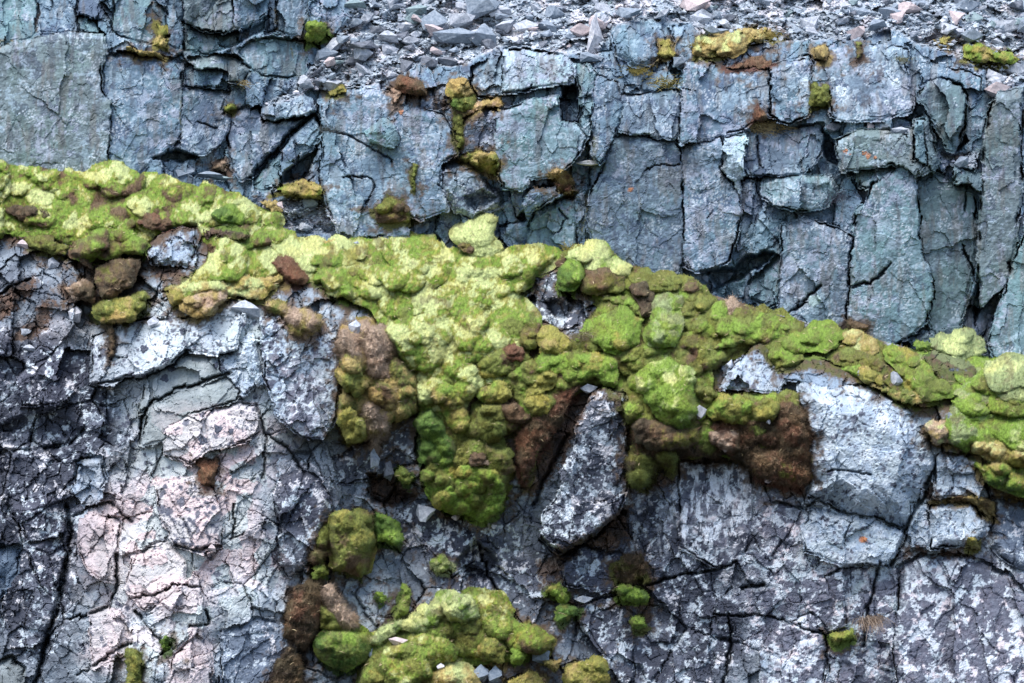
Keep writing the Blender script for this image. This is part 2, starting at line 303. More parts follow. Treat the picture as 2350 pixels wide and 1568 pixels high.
B(RB,'tapered lilac block leaning left beside the black spotted block',CB,'1109,144 1143,114 1154,118 1153,215 1116,224 1096,224 1082,202 1082,158',.18,-.25,.15,'l',.35,.4,gd=.3)
B(RB,'small square block right of the black spotted block',CB,'1324,151 1358,151 1368,175 1362,218 1331,222',.18,0,.1,'t',.2,.3)
B('rock_pillar','narrow pale green pillar below the small square block','rock pillar','1331,224 1358,220 1356,296 1348,314 1334,286',.2,-.1,.05,'t',.1,.3)
B(RB,'dark recessed stone in the notch beneath the black spotted block',CB,'1284,228 1328,232 1331,284 1284,276',-.06,0,.05,'l',.6,.1)
B(RB,'mottled column below the white stone spike',CB,'1365,175 1418,188 1425,218 1418,302 1412,336 1375,370 1360,353 1360,296',.14,.1,.1,'b',.4,.45)
B(RB,'squarish lilac block with a pale ring above the orange spotted slab',CB,'1425,218 1482,215 1546,202 1560,215 1563,302 1549,319 1452,309 1425,302',.16,0,.1,'l',.4,.35)
B('rock_slab','huge dark blue slab with one orange lichen spot, in the cliff centre','rock slab','1412,312 1452,312 1556,326 1565,345 1566,640 1520,640 1450,620 1375,600 1356,545 1345,505 1358,440 1390,360',.18,.05,.08,'l',.3,.3,rough=.7,gd=.3)
B(RB,'leaning block beneath the rusty brown tuft',CB,'1213,433 1274,423 1281,450 1215,485 1200,482 1205,450',.26,-.1,.1,'b',.3,.35,gd=.3)
B(RB,'smooth cracked block under the leaning block, resting behind the moss crest',CB,'1230,482 1314,450 1320,590 1213,590 1213,520',.14,0,.08,'t',.15,.3)
B('rock_pillar','thin upright joint pillar left of the orange spotted slab','rock pillar','1320,433 1345,423 1348,580 1322,580',.12,0,.05,'b',.3,.3)
B(RB,'low blue grey block right of the pale moss tongue',CB,'1146,522 1208,500 1211,590 1160,590',.08,0,.1,'b',.35,.3)
B('boulder','rounded blue boulder right of the white stone spike','boulder','1418,54 1486,57 1509,87 1512,128 1486,151 1452,148 1418,128 1408,84',.3,.05,.35,'b',.3,.4,rnd=22)
B(RB,'upper block wedged right of two ochre moss spots',CB,'1540,62 1600,60 1605,122 1570,160 1545,150',.16,0,.2,'b',.35,.35)
B(RB,'blue block below the thin ochre plants, above the squarish lilac block',CB,'1442,196 1490,215 1540,194 1558,170 1546,202 1482,213 1430,216',.12,0,.2,'b',.3,.4,rnd=5)
B('rock_slab','broad mottled blue slab above the straw ledge','rock slab','1564,141 1610,138 1661,158 1758,155 1765,188 1768,225 1768,268 1735,272 1715,290 1690,302 1655,312 1600,325 1567,330 1563,230',.16,.02,.1,'b',.4,.55)
B(RB,'square edged block with white lichen rings left of a mossy joint',CB,'1765,152 1859,131 1863,136 1864,242 1859,262 1809,282 1768,270 1768,200',.24,-.02,.1,'b',.3,.6,gd=.3)
B(RB,'plain purple band of rock directly beneath the straw ledge',CB,'1720,306 1768,302 1829,292 1889,286 1886,353 1846,400 1728,400 1715,383',.14,.05,.12,'l',.4,.35)
B('rock_slab','tall blotchy slab right of the orange spotted slab','rock slab','1567,340 1600,330 1655,316 1662,340 1650,385 1690,420 1697,480 1690,540 1676,600 1640,618 1600,624 1567,605 1567,400',.2,-.02,.1,'b',.35,.65,gd=.3)
B('rock_pillar','pale knife edged pillar below the left end of the straw ledge','rock pillar','1663,316 1709,312 1713,335 1703,405 1697,478 1690,420 1652,384',.26,-.3,.05,'w',.15,.4)
B('rock_pillar','shadowed narrow pillar right of the tall blotchy slab','rock pillar','1703,410 1733,403 1740,470 1723,545 1696,572 1699,480',.1,.2,.05,'l',.4,.2)
B(RB,'faceted block with bright broken faces in the right cliff',CB,'1737,403 1839,402 1906,403 1923,437 1896,477 1842,487 1772,470 1742,447',.2,-.1,.15,'t',.35,.5,rough=1.8)
B(RB,'wide lilac block crowned by moss tufts with a peppering of white lichen',CB,'1866,144 1903,128 1970,94 2081,111 2084,195 2098,228 2091,255 1997,279 1910,269 1906,249 1900,215 1869,185',.16,.05,.15,'l',.4,.6)
B('boulder','upper boulder of the dark leaning pair beneath the scree rim','boulder','2128,148 2175,155 2252,175 2252,218 2232,242 2212,192 2158,176 2131,186 2111,198',.2,.1,.3,'b',.45,.3)
B('boulder','big dark wedge boulder hanging point downward in the right cliff','boulder','2111,215 2128,190 2158,180 2208,194 2221,218 2217,286 2188,346 2175,343 2145,279 2111,232',.42,.1,-.25,'x',.15,.1,gd=.4,gap=5,rough=1.6)
B(RB,'wide pale green block with orange lichen specks under a stony ledge',CB,'1917,319 1967,299 2095,299 2095,366 2128,368 2135,388 2098,410 2075,395 2048,374 2027,385 1967,390 1930,390',.3,.05,.1,'g',.1,.25,gd=.3)
B('rock_slab','upright thin slab at the right end of the stony ledge','rock slab','2097,275 2118,275 2132,378 2098,364',.36,0,.03,'t',.1,.2)
B('rock_slab','leaning blade of rock beside the big dark wedge boulder','rock slab','2120,255 2132,269 2155,370 2152,386 2135,390 2121,302',.3,.2,.0,'x',.1,.2)
B('rock_chip','triangular pale chip wedged left of the bright topped boulder','rock','1970,392 2027,388 2051,382 2044,392 1984,433 1970,427',.22,0,.3,'t',.05,.35)
B('boulder','tall boulder with a bright sloping top, largest of the right cliff','boulder','1997,420 2044,394 2074,384 2098,405 2105,440 2112,540 2135,620 2140,680 2125,740 2060,790 2040,800 1975,790 1950,745 1948,690 1952,600 1962,520 1970,480 1990,470',.34,.12,.12,'t',.15,.5,gd=.35,gap=4,rnd=14)
B(RB,'smooth green grey block with a white streak right of the bright topped boulder',CB,'2107,417 2151,398 2175,412 2235,430 2240,470 2235,600 2220,680 2200,760 2160,800 2132,740 2142,660 2115,560',.16,.12,.08,'x',.12,.2,gd=.35)
B('rock_chip','small tilted cube of rock on the green grey block','rock','2192,383 2249,403 2246,437 2229,423 2188,417',.34,.2,.2,'x',.1,.2,rnd=4)
B('rock_chip','dark pointed splinter above the small tilted cube','rock','2185,380 2249,346 2232,392',.24,.1,.2,'x',.2,.1,rnd=4)
B('rock_pillar','tallest column of the right cliff, pale green with worn edges','rock pillar','2267,260 2292,208 2345,205 2345,300 2337,340 2345,420 2330,560 2310,640 2280,690 2255,700 2245,600 2252,480 2262,330',.22,.1,.06,'g',.15,.3,gd=.4,gap=5)
B('rock_pillar','smooth blue column at the right edge of the cliff, foot in sage moss','rock pillar','2350,540 2312,640 2282,740 2267,800 2300,850 2850,850 2850,400 2360,480',.3,-.25,.08,'t',.1,.3,gd=.35)
B('rock_pillar','column at the upper right edge behind the tallest column','rock pillar','2349,212 2380,205 2850,200 2850,395 2360,470 2338,500 2350,420 2342,340 2350,300',.1,.1,.08,'b',.2,.3,gd=.4)
B(RB,'shattered lilac rock in the gap left of the right edge column',CB,'2252,712 2300,650 2262,760 2240,800 2205,790 2225,700',.0,.1,.1,'l',.5,.4)
B('boulder','lilac face with a curved flake scar left of the bright topped boulder','boulder','1796,517 1842,500 1900,515 1956,545 1950,635 1948,725 1950,780 1829,780 1787,732 1791,618',.24,-.08,.1,'l',.3,.5,gd=.3)
B('rock_chip','pale smooth triangular block below the black cavity, right of centre','rock','1718,651 1789,586 1786,692 1760,705 1725,688',.05,-.1,.1,'t',.1,.15)
B('rock_chip','small pale shard in the cavity at the foot of the tall blotchy slab','rock','1642,668 1705,632 1700,680 1660,690',.02,-.1,.2,'t',.05,.2)
B('rock_chip','dark low stone at the foot of the bright topped boulder','rock','2085,770 2140,752 2160,800 2100,808',.3,0,.3,'x',.3,.1)
hollow(R,'648,390 736,323 714,400 700,420 668,425 648,428',.5); hollow(R,'1594,621 1685,611 1708,584 1758,574 1789,584 1705,645 1641,668 1627,635',.5)
hollow(R,'545,68 570,64 612,30 615,74 565,98 545,98',.28); hollow(R,'1284,192 1318,186 1326,230 1284,226',.4,6); hollow(R,'1060,450 1110,430 1150,455 1110,485 1070,480',.2,16)
hollow(R,'1185,500 1205,470 1212,500 1190,510',.3,5); hollow(R,'345,362 400,340 420,345 462,358 440,372 350,372',.3,6); hollow(R,'2175,346 2190,348 2216,300 2225,320 2200,350',.4,5)
hollow(R,'1890,290 1915,320 1930,385 1895,370 1884,340',.35,8); hollow(R,'2230,700 2246,600 2255,705 2235,760',.4,8)
for pts, w_, d_ in (('719,262 640,337 588,400',5,.35),('632,283 672,272 700,270',3,.2),('1480,395 1500,380 1560,378',1.6,.08),('1790,735 1820,712 1850,690 1880,655',3,.16),('1950,660 2000,650 2030,625 2045,605',3,.18),
                   ('1953,560 1950,660 1945,730',2.5,.15),('1285,480 1300,500 1283,530 1270,540',2,.1),('1270,465 1315,455',2.5,.15),('740,300 800,310 860,345 900,372',2,.1),('790,400 850,405 860,430 830,480',2,.1),
                   ('2218,430 2217,490',2,.12),('1735,315 1740,380',2.5,.15),('1765,160 1768,225 1765,260',2,.1),('2205,560 2232,620 2240,650 2226,700',2.5,.15),('455,280 500,300',1.8,.08)):
    crack(R, pts, w_, d_)
# ------------------------------------------------------------------ the front outcrop
u, v, wu, wv = Fr.u, Fr.v, Fr.wu, Fr.wv
def zone(blobs, base=0.0):
    """soft patches of a rock character: (u, v, ru, rv, weight)"""
    s = np.full(u.shape, base)
    for a, b, ra, rb, w_ in blobs: s = s + w_ * np.exp(-(((wu - a) / ra) ** 2 + ((wv - b) / rb) ** 2))
    return np.clip(s + 0.25 * fbm(u, v, 90, 3, 77) * (s > 0.05), 0, 1)
Z_pale = zone([(480,780,260,70,1),(400,900,150,90,.9),(680,860,110,90,.9),(480,1020,200,110,1),(420,1200,190,150,1),(480,1380,200,140,1),(300,1500,120,110,.9),(600,1180,70,80,.5),(1990,1080,160,210,1),
               (1950,1230,140,110,.8),(2200,1180,80,100,.9),(2150,1420,170,130,.65),(1850,1330,120,100,.45),(1900,1500,170,90,.6),(2300,1400,120,140,.5),(870,1400,90,70,.7),(560,1240,110,120,.6),(1380,1520,80,60,.6),(970,1165,40,30,.6)])
Z_pink = zone([(500,1000,140,60,.8),(230,1210,80,90,1),(430,1150,140,110,1),(400,1270,190,120,1),(560,1080,90,80,.6),(420,960,140,50,.5),(330,1360,110,60,.5),(280,1490,90,60,.9),(440,1500,60,90,.9),(620,1290,60,50,.8),(700,980,50,70,.4),(110,760,120,50,.45),(1200,1290,40,90,.3),(1950,1120,60,110,.22),(1880,1310,50,60,.4),(2200,1410,60,60,.4)])
Z_dark = zone([(60,900,150,140,1),(40,1120,150,130,1),(80,1350,110,200,.95),(30,640,170,60,.35),(60,1000,170,200,.7),(1400,1300,90,120,.6),(190,950,70,80,.8),(690,1150,75,110,1),(620,1490,110,80,.8),(1000,1230,150,80,.9),(1100,1330,110,90,.8),(1330,1350,120,150,.9),
               (1500,1180,130,120,.8),(1620,1420,130,170,1),(1500,1500,120,110,.9),(1790,1150,110,90,.75),(1740,1250,80,80,.6),(2320,1230,90,90,.9),(830,1040,80,50,.5),(1780,880,80,40,.3),(2190,860,90,60,.8)])
rot = np.where(wu < 760, -0.42, 0.12)
chip = facets(wu, wv, 130, 41, 0.26, 1.1, 0.10, 0.03, 1.2, 0.35) + facets(wu, wv, 62, 42, 0.13, 1.2, 0.08, 0.03, 1.5, 0.3) + facets(wu, wv, 28, 43, 0.055, 1.1, 0.05, 0.05, 1.3, 0.4) + facets(wu, wv, 13, 46, 0.016, 1.2, 0.012, 0.08, 1.1, -.3)
blocky = facets(wu, wv, 120, 51, 0.22, 1.0, 0.08, 0.03, 1.5, -0.08) + facets(wu, wv, 50, 52, 0.09, 1.0, 0.05, 0.04, 1.3, -0.1) + facets(wu, wv, 22, 53, 0.022, 1.2, 0.015, 0.06, 1.2, 0.1) + facets(wu, wv, 10, 56, 0.009, 1.4, 0.006, 0.09)
lft = sstep(800, 700, wu)
Fr.relief = chip * lft + blocky * (1 - lft); Fr.relief = Fr.relief * (1 - .35 * Z_pale); Fr.Y += Fr.relief; Fr.rmix = .38
Fr.pale[:] = .4
CLEAN = []
def FB(*a, clean=False, **k):
    n = block(Fr, *a, **k)
    if clean: CLEAN.append(n)
    return n
FB('rock_ledge','pale top ledge of the left outcrop, overhanging a diagonal crack','rock ledge','212,775 260,752 330,735 440,728 500,692 540,690 560,740 540,800 500,815 425,802 380,835 335,855 290,862 245,888 215,880',.12,.02,.25,'p',.35,.5,gd=.2,rnd=8,rough=1.4)
FB(RB,'smooth grey green recess face directly under the diagonal crack of the left outcrop',CB,'335,862 385,842 428,812 500,826 522,856 430,890 345,925 318,950',.02,.05,.1,'g',.15,.1,rnd=5)
FB(RB,'flat grey face with a dark vertical crack at its left, below the recess face',CB,'345,932 430,896 525,864 560,880 540,920 430,950 380,1010 320,1020',.05,.0,.12,'g',.2,.15,rnd=5)
FB(RB,'pale angular block jutting at the upper centre of the left outcrop',CB,'505,815 545,800 575,770 600,880 560,905 505,850',.16,-.15,.1,'w',.3,.5,rough=1.5)
FB(RB,'white corner of the left outcrop thick with black lichen spots',CB,'600,735 650,732 705,772 780,792 782,860 770,955 740,1005 690,1000 640,960 610,880',.12,.12,.12,'w',.75,.6,rough=1.8,rnd=14)
FB('rock_ledge','pinkish bulging ledge across the middle of the left outcrop','rock ledge','380,985 440,955 545,925 590,930 596,990 560,1010 480,1030 440,1065 380,1040',.16,.0,-.1,'k',.4,.3,rough=1.5)
FB(RB,'oval dark block crusted with grey lichen at the right of the pink rock',CB,'650,1090 690,1078 730,1100 755,1140 752,1200 730,1260 700,1310 660,1320 635,1290 640,1200 632,1130',.16,.15,.1,'d',.6,.3,rnd=24)
FB(RB,'tall pale grey plate at the left edge of the pinkish rock',CB,'175,1055 230,1045 245,1100 225,1150 195,1160 172,1120',.1,-.1,.1,'w',.1,.4)
FB(RB,'rose pink block, smoothest of the left outcrop',CB,'185,1190 225,1180 275,1190 265,1260 262,1340 200,1310 182,1260',.14,-.1,.15,'k',.1,.15,rnd=14)
FB(RB,'pink block splashed with one big black lichen patch',CB,'360,1110 470,1085 510,1180 505,1250 460,1270 400,1250 370,1190',.12,.06,.1,'k',.55,.2)
FB(RB,'long pink plate tapering downward in the lower left outcrop',CB,'310,1270 380,1240 420,1290 430,1340 370,1380 330,1400 290,1350',.1,0,.12,'k',.2,.3)
FB(RB,'pink grey plate with straight left edge near the bottom left',CB,'205,1400 250,1390 300,1450 290,1500 215,1530',.12,-.05,.1,'k',.1,.35)
FB(RB,'pale pink tall plate at the bottom edge, right of a green leaf moss',CB,'400,1500 450,1460 480,1480 485,1640 380,1640',.1,0,.1,'k',.25,.3)
FB(RB,'smooth dark blue slab at the bottom, left of the brown turf',CB,'510,1450 590,1420 670,1440 690,1480 640,1570 610,1640 500,1640',.06,.05,.1,'l',.45,.2,rough=.8)
FB('boulder','pale grey boulder at the bottom left corner','boulder','-30,1530 25,1505 55,1530 40,1600 10,1650 -60,1650',.25,-.1,.2,'g',.15,.3,rnd=22)
FB(RB,'dark sharp edged block low on the shadowed left flank',CB,'60,1250 140,1225 148,1290 118,1370 88,1330',.1,.1,.1,'d',.4,.35)
FB(RB,'grey dark block with a pale lower edge on the shadowed left flank',CB,'30,1160 120,1135 150,1200 135,1230 68,1242',.12,.1,.05,'d',.4,.4)
FB(RB,'blue block at the left edge of the shadowed flank',CB,'-120,1260 48,1252 40,1310 0,1370 -120,1380',.1,.05,.15,'b',.4,.3)
FB(RB,'purple black slab crossing the upper left flank under the pale scraps',CB,'40,865 140,800 205,810 190,880 130,925 50,930',.14,.05,.2,'d',.6,.25)
FB('boulder','white crusted rock sticking out of dark turf below the left moss carpet','boulder','336,580 363,544 420,522 444,529 447,567 440,618 396,602 356,606',.42,.05,.25,'w',.35,.6,rnd=16,gd=.1,rough=1.6)
FB('boulder','low grey speckled rock set in the moss right of the white crusted rock','boulder','470,525 510,516 558,520 568,537 524,572 504,572 477,546',.3,.05,.3,'w',.5,.5,rnd=14,gd=.1)
FB(RB,'cleft rock projecting below the hanging tan moss',CB,'765,1050 800,1035 850,1010 890,960 955,950 958,1060 900,1080 840,1100 780,1110',.0,.1,.1,'d',.4,.4)
FB('rock_spire','leaning blue black rock spire rising out of brown peat','rock','1352,930 1362,905 1385,892 1410,904 1432,900 1443,958 1430,1000 1440,1040 1434,1072 1444,1108 1424,1150 1418,1178 1380,1205 1345,1243 1300,1256 1284,1268 1243,1235 1252,1180 1290,1120 1286,1085 1312,1040 1326,1000 1318,985 1340,960',.36,.15,.22,'d',.5,.56,rnd=4,gd=.1,rough=3.0,rm=.6)
FB(RB,'lichen crusted dark block beneath the leaning rock spire',CB,'1285,1290 1340,1255 1420,1270 1440,1330 1380,1360 1300,1340',.1,.05,.1,'d',.6,.3)
FB(RB,'streaked dark wall block left of the brown turf overhang',CB,'1560,1060 1715,1060 1728,1110 1722,1220 1700,1290 1640,1300 1560,1260',.05,.0,.06,'d',.5,.6)
FB(RB,'dark grey rounded block left of the small green hanging wedge',CB,'920,1140 1000,1150 1050,1200 1080,1220 1090,1290 1040,1320 980,1260 930,1200',.05,0,.15,'d',.5,.45)
FB('boulder','biggest pale white boulder bulging at the right of the turf','boulder','1828,884 1840,868 1862,864 1893,884 1912,872 1950,878 2004,884 2030,905 2072,922 2104,962 2134,1002 2138,1040 2149,1062 2130,1112 2102,1146 2094,1180 2080,1205 2040,1202 2008,1190 1962,1184 1935,1168 1902,1152 1862,1146 1858,1125 1872,1104 1850,1062 1858,1030 1842,992 1846,950 1830,922',.3,.03,.10,'w',.36,.7,rnd=75,gd=.06,rough=1.0,rm=.22,clean=True)
FB(RB,'pale plate under the biggest white boulder, with one orange lichen dot',CB,'1840,1205 1870,1165 1930,1175 1990,1190 2075,1212 2058,1262 2028,1298 1935,1296 1850,1262',.16,.02,.06,'w',.3,.5,gd=.18,rnd=8,clean=True)
FB(RB,'upper of two stacked pale blocks right of the biggest white boulder',CB,'2150,1042 2250,1042 2262,1075 2272,1148 2215,1142 2145,1138',.12,.08,.1,'w',.3,.6,gd=.3,rnd=12)
FB(RB,'lower of two stacked pale blocks, rounded, with ochre moss above it',CB,'2135,1160 2228,1150 2262,1190 2265,1218 2238,1248 2135,1258',.2,.05,.15,'w',.25,.7,gd=.3,rnd=16)
FB('rock_chip','small upright stone between the pale plate and the lower stacked block','rock','2088,1155 2128,1150 2130,1255 2092,1250',.08,.1,.05,'w',.35,.5)
FB('boulder','smooth purple grey boulder under ochre moss at the right edge','boulder','2282,1142 2340,1152 2500,1150 2500,1340 2400,1330 2300,1282 2272,1250',.12,.1,.2,'l',.45,.2,rnd=22,rough=.7)
FB('boulder','dark purple stone wedged between right moss ridge and sage clumps','boulder','2098,812 2145,803 2199,816 2241,842 2236,915 2195,925 2151,870',.22,-.1,.3,'l',.5,.2,rnd=20,gd=.1)
FB('rock_slab','broad lichen spotted dome face in the lower right corner','rock slab','2065,1300 2110,1275 2200,1272 2310,1312 2400,1400 2500,1500 2500,1700 2080,1700 2050,1500',.12,.02,.14,'w',.85,.45,rnd=26,gd=.14,rough=1.2)
FB(RB,'white and black blotched rock at the bottom, left of the lower right dome face',CB,'1780,1440 1860,1410 1895,1440 1895,1530 1880,1640 1740,1640 1750,1500',.1,-.03,.1,'w',.75,.5,rnd=10)
FB(RB,'white speckled rock beside the yellow moss band',CB,'1680,850 1740,785 1775,800 1760,830 1800,850 1790,900 1650,892',.2,.05,.5,'w',.5,.55,gd=.1,rnd=12)
FB(RB,'grey sloping rock below the lime dome of the right ridge',CB,'1780,835 1850,815 1920,835 1985,880 1900,890 1800,870',.26,.05,.6,'b',.4,.4,gd=.1)
FB(RB,'grey cracked rock in the gap of the moss above the bent moss arm',CB,'1198,690 1225,680 1240,640 1280,620 1290,670 1335,700 1345,740 1290,760 1240,735',-.05,.1,.2,'d',.4,.4,rough=2)
hollow(Fr,'1240,690 1275,680 1330,705 1300,735 1270,730',.3,8); hollow(Fr,'840,1090 905,1080 915,1120 960,1135 905,1170 850,1160',.3,12); hollow(Fr,'-60,980 120,930 190,985 140,1030 -60,1040',.2,14)
hollow(Fr,'1040,1290 1090,1230 1150,1290 1120,1340 1070,1330',.25,14)
for pts, w_, d_ in (('215,885 290,868 335,858 385,838 428,806',3.5,.22),('320,1015 325,960 345,925 380,905 440,885 490,865 525,858',3,.2),('0,1040 90,1030 160,1015 190,985',5,.25),('155,1160 165,1230 140,1340 118,1440 80,1568',6,.3),
    ('170,1180 250,1150 300,1200',3,.15),('265,1270 270,1340 250,1390 160,1420',3.5,.2),('310,1400 340,1440 390,1480 370,1500',3.5,.2),('430,1440 480,1430 470,1400',3,.18),('180,1550 240,1510 300,1480',3,.15),
    ('505,1250 460,1265 400,1250',4,.2),('300,1370 360,1365 400,1340 460,1350',2.5,.15),('540,1160 530,1240 560,1220',2.5,.15),('590,930 610,1010 600,1100',3,.15),('620,1000 660,1030 700,1090',3,.15),
    ('1860,1140 1880,1150 1940,1175 2010,1190 2080,1210',2.6,.2),('1960,1180 1945,1215 1935,1250',2,.1),('2148,1070 2120,1130 2090,1190 2068,1240 2050,1300',4,.25),('1900,1080 1950,1078 2000,1090',2,.1),
    ('1480,1340 1560,1320 1600,1318 1690,1290',3,.2),('1640,1410 1740,1412 1800,1425 1850,1445 1895,1455 1900,1540',2.6,.16),('1660,1568 1680,1480 1670,1410',3.5,.2),('1780,1155 1850,1165 1880,1145',3,.2),('1700,1350 1750,1345',4,.25),
    ('1230,1160 1250,1100 1300,1000',4,.2),('1245,1240 1290,1270 1345,1245 1425,1175',5,.3),('1100,1250 1120,1320 1180,1420',3,.2),('1890,1320 1930,1300 2040,1300',2.5,.15),('2020,1290 1990,1400 1985,1480',3.5,.18),('70,640 20,660 0,680',3,.2)):
    crack(Fr, pts, w_, d_)

# ------------------------------------------------------------------ relief and colour of both faces
for L in (R, Fr):
    L.Y = L.Y + L.hol + L.groove * (L.scree < 8 if L is R else 1)
    u, v = L.u, L.v
    L.Y += 0.010 * fbm(u, v, 46, 4, 201) + 0.004 * fbm(L.wu, v, 9, 3, 205, .6)
PAL = {'b': (C3(.175,.245,.335), C3(.135,.195,.27)), 't': (C3(.18,.275,.315), C3(.145,.22,.25)), 'l': (C3(.165,.215,.285), C3(.12,.155,.215)), 'g': (C3(.19,.225,.235), C3(.145,.17,.175)),
       'd': (C3(.085,.092,.125), C3(.055,.06,.085)), 'k': (C3(.58,.475,.48), C3(.43,.38,.385)), 'p': (C3(.58,.63,.68), C3(.40,.46,.51)), 'w': (C3(.56,.64,.71), C3(.36,.44,.52)), 'x': (C3(.125,.17,.185), C3(.095,.13,.145))}
def palette(L):
    a = np.stack([PAL[t][0] for t in TONES])[L.tone]; b = np.stack([PAL[t][1] for t in TONES])[L.tone]; return a, b
def paint_rear():
    L = R; u, v, wu, wv = L.u, L.v, L.wu, L.wv
    a, b = palette(L); a = mix(a, C3(.17, .235, .305), .35); b = mix(b, C3(.115, .158, .215), .35)
    big = fbm(u, v, 170, 4, 301); mid = fbm(wu, wv, 55, 4, 302); fine = fbm(u, v, 13, 4, 303, .65); lace = fbm(u, v, 26, 5, 304, .7)
    c = mix(b, a, sstep(-.5, .5, mid + .5 * fine)[..., None])
    w0 = sstep(-.1, .5, fbm(u, v, 120, 3, 309))[..., None]; c = mix(c * C3(.98, 1.03, 1.0), c * C3(.97, 1.09, 1.0), w0)       # teal drift
    m = sstep(-.04, .12, mid * .9 + fine * .3 + lace * .35 - .62 + L.dark * 1.35)[..., None]; c = mix(c, c * C3(.45, .45, .54), m * .85)
    m = sstep(.0, .16, lace * .8 + fine * .4 + .55 * fbm(u, v, 80, 3, 311) - .72 + L.pale * 1.25)[..., None]; c = mix(c, mix(C3(.30, .40, .47), C3(.33, .37, .46), sstep(-.3, .3, big)[..., None]), m * .62)
    f1, f2, cx, cy, dx, dy = worley(wu / 34, wv / 34, 305); rr = _r(cx, cy, 306)
    ring = np.exp(-((f1 - .28 * rr - .06) / .05) ** 2) * (rr > .72); c = mix(c, C3(.45, .52, .58), (ring * .5 * (L.pale > .3))[..., None])
    f1, *_ = worley(wu / 7, wv / 7, 307); m = (f1 < .3) * (fbm(u, v, 60, 3, 308) > .75 - L.pale); c = mix(c, C3(.48, .54, .6), (m * .6)[..., None])
    # black spots on the pale overhanging block, white rings, orange lichen
    d = sdist(P('1228,150 1300,124 1318,148 1314,180 1260,186'), wu, wv); f1, *_ = worley(wu / 13, wv / 13, 315)
    c = mix(c, C3(.05, .06, .09), ((f1 < .26) * (d > 0) * .85)[..., None])
    for x, y, r, k in ((1930,207,11,.95),(2057,192,12,.6),(1849,190,16,.35),(1818,165,18,.35),(1943,232,12,.3),(1860,688,16,.6),(1490,264,18,.25),(1910,180,6,.5)):
        dd = np.hypot(wu - x, wv - y) / r; c = mix(c, C3(.5, .58, .64), (k * sstep(1.1, .75, dd))[..., None])
    for x, y, r in ((1447,435,6),(920,258,5),(1982,352,4),(1990,358,5),(1940,345,4),(2006,360,3),(1950,350,2)):
        c = mix(c, C3(.5, .2, .1), (.75 * sstep(1.2, .6, np.hypot(wu - x, wv - y) / r))[..., None])
    st = sstep(.28, .6, fbm(u, v, 26, 4, 330, .6, 4.5) + .25 * big); c = mix(c, C3(.13, .115, .10), (st * .4)[..., None])        # rusty and black runs below the ledges
    st = sstep(.3, .6, fbm(u, v, 18, 4, 331, .6, 5.0) - .2 * big); c = mix(c, C3(.06, .07, .09), (st * .45)[..., None])
    # damp brown seams in some joints
    s = np.clip(L.groove / .2, 0, 1) * sstep(.0, .4, fbm(u, v, 60, 2, 320)); c = mix(c, C3(.06, .05, .05), (s * .6)[..., None])
    for pts, w_, col in (('84,0 84,40 82,85', 4, (.12,.07,.05)), ('0,110 4,95 30,92', 4, (.3,.22,.08)), ('632,20 632,70', 2.5, (.2,.16,.06)), ('667,100 667,130', 2, (.15,.13,.05)), ('415,230 415,310', 2, (.14,.14,.05)), ('1348,440 1342,500 1335,560', 3, (.13,.12,.05)),('1366,320 1362,380', 5, (.09,.1,.05))):
        c = mix(c, C3(*col), (.8 * np.exp(-(line_d(P(pts), wu, wv) / w_) ** 2) * sstep(-.3, .2, fine))[..., None])
    for x, y, rx, ry, k in ((740,1100,1,1,0),(1990,185,10,14,.6),(2020,170,14,30,.7),(1990,230,14,18,.6),(1590,380,40,25,.35),(1745,250,22,30,.25)):
        c = mix(c, C3(.06, .05, .06), (k * sstep(1, .4, np.hypot((wu - x) / rx, (wv - y) / ry) + .6 * fine))[..., None])
    # bedrock of the gravel slope
    g = sstep(-4, 6, L.scree)[..., None]; f1, f2, cx, cy, dx, dy = worley(wu / 15, wv / 11, 14); rr = _r(cx, cy, 9)[..., None]
    f1, f2, cx, cy, dx, dy = worley(wu / 44, wv / 30, 13); r2 = _r(cx, cy, 10)[..., None]
    gc = mix(mix(C3(.22, .27, .325), C3(.42, .475, .53), rr), C3(.52, .47, .48), (r2 > .75) * .5) * (.8 + .4 * r2)
    gc = mix(gc, C3(.13,.15,.19), sstep(.0,.5,fine)[...,None] * .35)
    return mix(c, gc, g)
